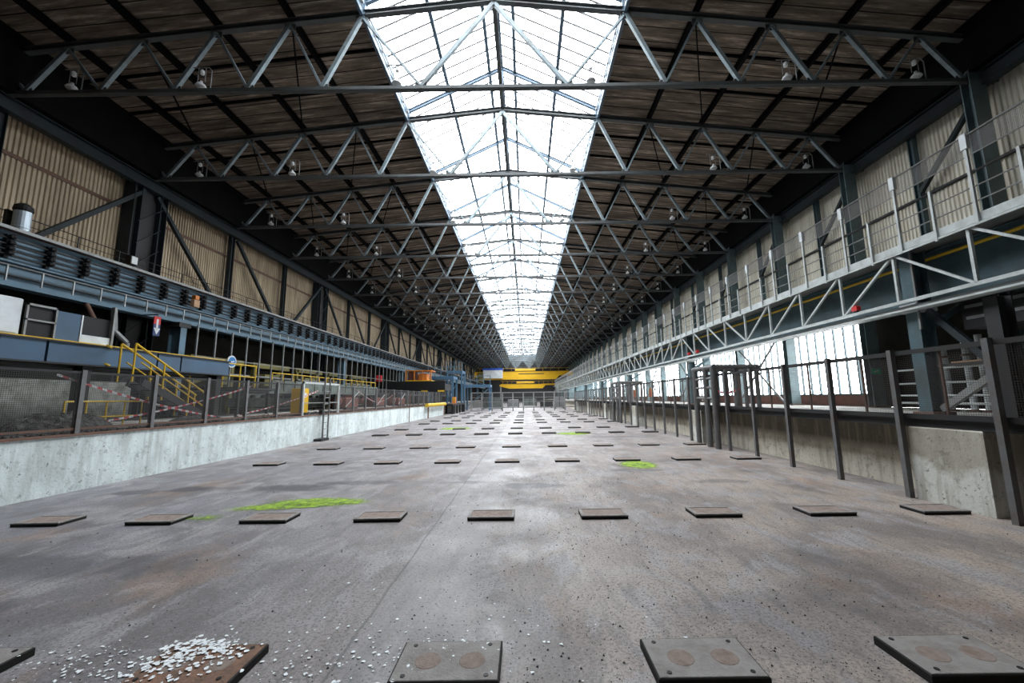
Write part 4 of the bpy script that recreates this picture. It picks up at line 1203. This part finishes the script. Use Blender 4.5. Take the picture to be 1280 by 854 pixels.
# lattice: verticals every 1.56 m, diagonals falling to mid bay
def lat(y, k):   # one panel from y to y+1.56, k = 0 fall, 1 rise
    b = MB()
    if k: b.bar((10.5, y+.05, 4.22), (10.5, y+1.90, 5.52), .06, .06, up=(1, 0, 0))
    else: b.bar((10.5, y+.05, 5.52), (10.5, y+1.90, 4.22), .06, .06, up=(1, 0, 0))
    return b
base = D0-.9
vt = MB().bar((10.5, base, 4.20), (10.5, base, 5.54), .07).build('lattice_post', 'greylight', g)
dn = lat(base, 0).build('lattice_diagonal', 'greylight', g)
up_ = lat(base, 1).build('lattice_diagonal', 'greylight', g)
dn.location = (0, 0, 0)
up_.location = (0, -1.95, 0)
for i in range(-4, 68):
    dy = 1.95*i
    if i != 0:
        o = vt.copy(); C.objects.link(o); o.location = (0, dy, 0)
    if i in (0, -1): continue
    ph = i % 8
    o = (dn if ph < 4 else up_).copy(); C.objects.link(o); o.location = (0, dy, 0)
# upper platform
g = thing('crane_walkway', 'grey service walkway above the right crane girder', 'walkway', (10.6, 0, 5.59))
MB().chan((10.45, Y0+.02, 5.67), (10.45, Y1-.02, 5.67), .2, .06, .012).build('edge_channel', 'greylight', g)
MB().box(10.5, 15.3, Y0+.02, Y1-.02, 5.62, 5.66).build('deck', 'grey', g)
MB().bar((10.42, Y0+.02, 5.52), (10.42, Y1-.02, 5.52), .04, .05).build('lower_rail', 'greylight', g)
g = thing('guard_railing', 'tall grey guard railing with mesh band on the right walkway', 'railing', (10.42, 0, 5.59))
TP = 1.87
tall = MB().bar((10.42, 8.7, 5.52), (10.42, 8.7, 7.69), .06, .06).build('tall_post', 'greylight', g)
capw = MB().box(10.37, 10.47, 8.63, 8.77, 7.34, 7.71).build('post_cap', 'white', g)
short = MB().bar((10.42, 8.7+TP/2, 5.46), (10.42, 8.7+TP/2, 6.79), .06, .06).build('short_post', 'greylight', g)
for i in range(-3, 72):
    if i == 0: continue
    for s_ in (tall, capw, short):
        o = s_.copy(); C.objects.link(o); o.location = (0, TP*i, 0)
for z, r_ in ((7.67, .02), (6.74, .024), (6.39, .016), (6.04, .016), (7.16, .014)):
    MB().tube((10.42, 3, z), (10.42, 148, z), r_, 6).build('rail', 'grey' if z != 6.74 else 'dark', g)
MB().add([(10.44, 3, 7.16), (10.44, 148, 7.16), (10.44, 148, 7.66), (10.44, 3, 7.66)], [(0, 1, 2, 3)]).build('mesh_band', 'screen', g)
# red beacons
for i, y in enumerate((12.4, 24.2, 10.95+14.5)):
    d = thing('red_beacon', 'small red beacon on the right girder lattice, %s from the camera' % nth(i), 'beacon', (10.5, y, 4.23), 'red beacons on the right lattice')
    MB().cbox(10.42, 10.56, y-.1, y+.1, 4.27, 4.43, .03).build('lens', 'red', d)
    MB().box(10.44, 10.54, y-.06, y+.06, 4.23, 4.27).build('base', 'dark', d)
# exit sign on rear column
d = thing('exit_sign', 'small green escape sign on a teal column behind the right fence', 'sign', (14.5, 17.4, 2.5))
MB().box(14.6, 14.95, 16.86, 16.9, 2.48, 2.72).build('panel', 'signgreen', d)
MB().bar((14.66, 16.855, 2.58), (14.85, 16.855, 2.62), .01, .04).build('symbol', 'white', d)
# steel stair, steam pipes and rack posts at near right
d = thing('pipe_rack', 'pale horizontal pipe rails behind the near right column', 'rack', (13.1, 12, ZR))
for z in (1.35, 1.6, 2.0, 2.45): MB().tube((13.1, 9.6, z), (13.1, 14.2, z), .035, 8).build('rail', 'greylight', d)
for y in (9.6, 11.1, 12.7, 14.2): MB().bar((13.1, y, ZR), (13.1, y, 2.6), .06).build('post', 'grey', d)
MB().box(13.0, 13.15, 11.0, 12.2, 2.5, 2.62).build('shelf_board', 'tan', d)
for i, (x, y, mt, zt) in enumerate(((13.6, 13.75, 'greylight', 3.1), (13.6, 13.35, 'greylight', 3.1), (13.6, 12.95, 'greylight', 3.1), (13.6, 12.3, 'white', 3.4), (13.6, 11.9, 'white', 3.4), (13.6, 11.5, 'tan', 3.6), (13.6, 11.05, 'white', 3.3), (12.5, 9.75, 'tan', 3.7), (13.3, 9.9, 'machine', 4.4), (13.9, 9.9, 'greylight', 4.4))):
    d = thing('upright_pipe', ['pale', 'pale', 'pale', 'white', 'white', 'tan', 'white', 'thick tan', 'grey-green', 'tall pale'][i]+' upright service pipe behind the near right column, %s counted from its left' % nth(i), 'pipe', (x, y, ZR), 'upright pipes at near right')
    MB().tube((x, y, ZR), (x, y, zt), .085, 10).build('pipe_run', mt, d)
    MB().tube((x, y, ZR), (x, y, ZR+.06), .16, 10).build('flange', 'rust', d)
    MB().tube((x, y, 2.8), (x, y, 2.86), .12, 10).build('flange', 'rust', d)
d = thing('k_brace', 'dark steel K-shaped bracing beside the near right column', 'brace', (11.0, 9.9, ZR))
MB().bar((11.0, 10.7, ZR+.15), (11.0, 9.25, 2.2), .16, .12, up=(1, 0, 0)).build('brace_bar', 'grey', d)
MB().bar((11.0, 10.7, 3.9), (11.0, 9.25, 2.2), .16, .12, up=(1, 0, 0)).build('brace_bar', 'dteal', d)
MB().bar((11.0, 10.7, 2.4), (11.0, 9.25, 2.4), .07).build('tie_bar', 'dark', d)
MB().ib((11.0, 9.1, ZR), (11.0, 9.1, 3.88), .36, .3, .03, up=(1, 0, 0)).build('post', 'dark', d)
MB().box(10.75, 11.25, 8.9, 9.3, ZR, ZR+.05).build('base_plate', 'dark', d)
for i, y in enumerate((22.25, 32.65, 43.05)):
    d = thing('x_brace', 'grey crossed bracing in front of the right windows, %s from the camera' % nth(i), 'brace', (14.8, y+2.6, ZR), 'crossed braces between the rear columns')
    for a, c in ((ZR+.1, 4.9), (4.9, ZR+.1)): MB().bar((14.45 if a < 2 else 14.38, y+.3, a), (14.45 if a < 2 else 14.38, y+4.9, c), .12, .06, up=(1, 0, 0)).build('brace_bar', 'grey', d)
    MB().bar((14.42, y+.3, 3.0), (14.42, y+4.9, 3.0), .06).build('tie_bar', 'grey', d)
d = thing('switchgear_block', 'dark steel switchgear housing hung beside the near right column', 'machine', (12.2, 10, 3.2))
MB().cbox(11.8, 13.2, 8.8, 10.6, 3.35, 4.05, .04).build('body', 'dark', d)
for z in (3.6, 3.9): MB().box(11.78, 11.8, 8.9, 10.5, z, z+.08).build('vent', 'grey', d)
for y in (9.0, 10.4): MB().bar((12.4, y, 4.05), (12.4, y, 5.62), .06).build('hanger', 'dark', d)

# ================================================================== FLOOR PLATES
def make_plate(x, y, top='plate'):
    r = thing('floor_plate', '', 'floor plate', (x, y, 0), 'square steel plates set out on the hall floor')
    MB().cbox(x-.33, x+.33, y-.20, y+.20, 0, .055, .006).build('slab', 'plateshade', r)
    MB().cbox(x-.32, x+.32, y-.19, y+.19, .05, .0575, .003).build('top_plate', top, r)
    for dx in (-.13, .15):
        MB().lathe(x+dx, y-.01, [(.085, .0565), (.08, .0595)], 14).build('rust_pad', 'pad', r)
    for dx in (-.25, .25):
        for dy in (-.15, .15):
            MB().tube((x+dx, y+dy, .055), (x+dx, y+dy, .0615), .015, 8).build('bolt', 'black', r)
    return r
def make_tray(x, y):       # raised rim with a rusty inset
    r = thing('floor_plate', '', 'floor plate', (x, y, 0), 'square steel plates set out on the hall floor')
    MB().box(x-.325, x+.325, y-.19, y+.19, 0, .04).build('slab', 'plateshade', r)
    b = MB(); b.cbox(x-.33, x+.33, y-.195, y-.15, .036, .054, .006); b.cbox(x-.33, x+.33, y+.15, y+.195, .036, .054, .006)
    b.cbox(x-.33, x-.285, y-.15, y+.15, .036, .054, .006); b.cbox(x+.285, x+.33, y-.15, y+.15, .036, .054, .006)
    b.build('rim', 'plate', r)
    MB().box(x-.285, x+.285, y-.15, y+.15, .036, .046).build('inset', 'pad', r)
    return r
ROWY = []
for n in range(6): ROWY += [2.80+8.3*n, 6.08+8.3*n]
pl0 = tr1 = far0 = None
COLN = ['far left', 'second from left', 'third from left', 'fourth from left', 'middle', 'fourth from right', 'third from right', 'second from right', 'far right']
for ri, y in enumerate(ROWY):
    for k in range(-4, 5):
        x = -.51+1.60*k
        if x < -8.2 or x > 6.3: continue
        if ri == 0 and (k < -2 or k > 2): continue
        lab = 'dark square floor plate in row %s from the camera, %s' % (nth(ri), COLN[k+4])
        rz = random.uniform(-.03, .03)
        if ri == 0:
            if pl0 is None: pl0 = make_plate(x, y); o = pl0
            elif k == -1: o = make_plate(x, y, 'rusttop')
            else: o = copy_tree(pl0, (x, y, 0))
            lab = 'bolted steel floor plate in the nearest row, '+['at the left picture edge', 'covered with white flakes', 'left of centre', 'right of centre', 'at the right'][k+2]
        elif ri < 4:
            if tr1 is None: tr1 = make_tray(x, y); o = tr1
            else: o = copy_tree(tr1, (x, y, 0))
        else:
            if far0 is None:
                far0 = MB().cbox(x-.34, x+.34, y-.21, y+.21, 0, .06, .01).build('floor_plate', 'platefar', cat='floor plate', group='square steel plates set out on the hall floor'); o = far0
            else: o = far0.copy(); C.objects.link(o); o.location = (x, y, 0)
        o.rotation_euler = (0, 0, rz if ri else .0)
        o['label'] = lab

# ================================================================== MOSS, FLAKES, GRIT
def moss(x, y, rx, ry, label, tail=None, seed=1):
    rnd = random.Random(seed); n = 34; vs = []; cov = []
    for i in range(n+1):
        for j in range(n+1):
            u, v = -1+2*i/n, -1+2*j/n
            rr = math.sqrt(u*u+v*v)
            if tail: cx = tail*v*v*(1 if v < 0 else 0)
            c = max(0, 1-rr)
            vs.append((x+u*rx+(tail*(-v) if tail and v < 0 else 0), y+v*ry, .004+.018*c*rnd.random())); cov.append(min(.60, c*(.55 if seed == 8 else 1.3)))
    b = MB(); b.add(vs, [(i*(n+1)+j, (i+1)*(n+1)+j, (i+1)*(n+1)+j+1, i*(n+1)+j+1) for i in range(n) for j in range(n)])
    o = b.build('moss_patch', 'moss', label=label, cat='moss', group='moss patches on the floor')
    at = o.data.attributes.new('cover', 'FLOAT', 'POINT')
    for i, c in enumerate(cov): at.data[i].value = c
moss(-3.5, 6.95, 1.2, .55, 'large bright green moss patch behind the third floor plate', tail=-1.3, seed=2)
moss(-4.75, 6.2, .75, .35, 'dull thin moss smear at the lower left end of the large patch', seed=8)
moss(2.8, 10.35, .65, .8, 'small yellow-green moss patch on the right half of the floor', seed=3)
moss(2.2, 19.2, 1.1, 1.0, 'faint green moss patch farther away right of centre', seed=4)
moss(-4.0, 23.3, 1.3, 1.2, 'faint green moss patch farther away left of centre', seed=5)
b = MB()
rnd = random.Random(11)
def flake(x, y, s_, z=.003):
    n = rnd.choice((4, 5, 6)); a0 = rnd.random()*6
    s_ *= 1.1
    vs = [(x+s_*rnd.uniform(.6, 1.2)*math.cos(a0+6.283*k/n), y+s_*rnd.uniform(.5, 1.1)*math.sin(a0+6.283*k/n), z+rnd.uniform(0, .006)) for k in range(n)]
    b.add(vs, [tuple(range(n))])
for i in range(330):       # cluster on and around the second plate
    gx, gy = rnd.gauss(-2.25, .15), rnd.gauss(2.9, .13)
    on = abs(gx+2.11) < .35 and abs(gy-2.8) < .24
    flake(gx, gy, rnd.uniform(.006, .02), .062 if on else .003)
for (cx, cy, sx_, sy_, n) in ((-2.75, 2.75, .22, .12, 90), (-2.95, 2.95, .18, .12, 60), (-1.5, 2.75, .2, .15, 60), (-1.2, 3.0, .25, .2, 55), (-3.5, 2.8, .4, .12, 45), (-.6, 2.9, .4, .3, 50), (-2, 3.4, 1.0, .3, 30), (-.2, 3.2, .5, .4, 30)):
    for i in range(n):
        gx, gy = rnd.gauss(cx, sx_), rnd.gauss(cy, sy_)
        on = any(abs(gx-px) < .35 and abs(gy-2.8) < .24 for px in (-3.71, -2.11, -.51))
        flake(gx, gy, rnd.uniform(.003, .015), .055 if on else .003)
b.build('paint_flakes', 'flake', label='scattered white paint flakes on the floor at lower left', cat='flakes', kind='stuff')
b = MB()
for i in range(7000):
    y = 2.4+rnd.random()**1.6*7; x = rnd.gauss(.9, 1.5) if rnd.random() < .75 else rnd.uniform(-6, 6); s_ = rnd.uniform(.0015, .0065) if rnd.random() < .96 else .011
    vs = [(x+s_*math.cos(k*2.1+i), y+s_*math.sin(k*2.1+i), 0) for k in range(3)]+[(x, y, s_*1.1)]
    b.add(vs, [(0, 1, 3), (1, 2, 3), (2, 0, 3)])
b.build('floor_grit', 'grit', label='fine dark grit scattered over the middle of the floor', cat='grit', kind='stuff')
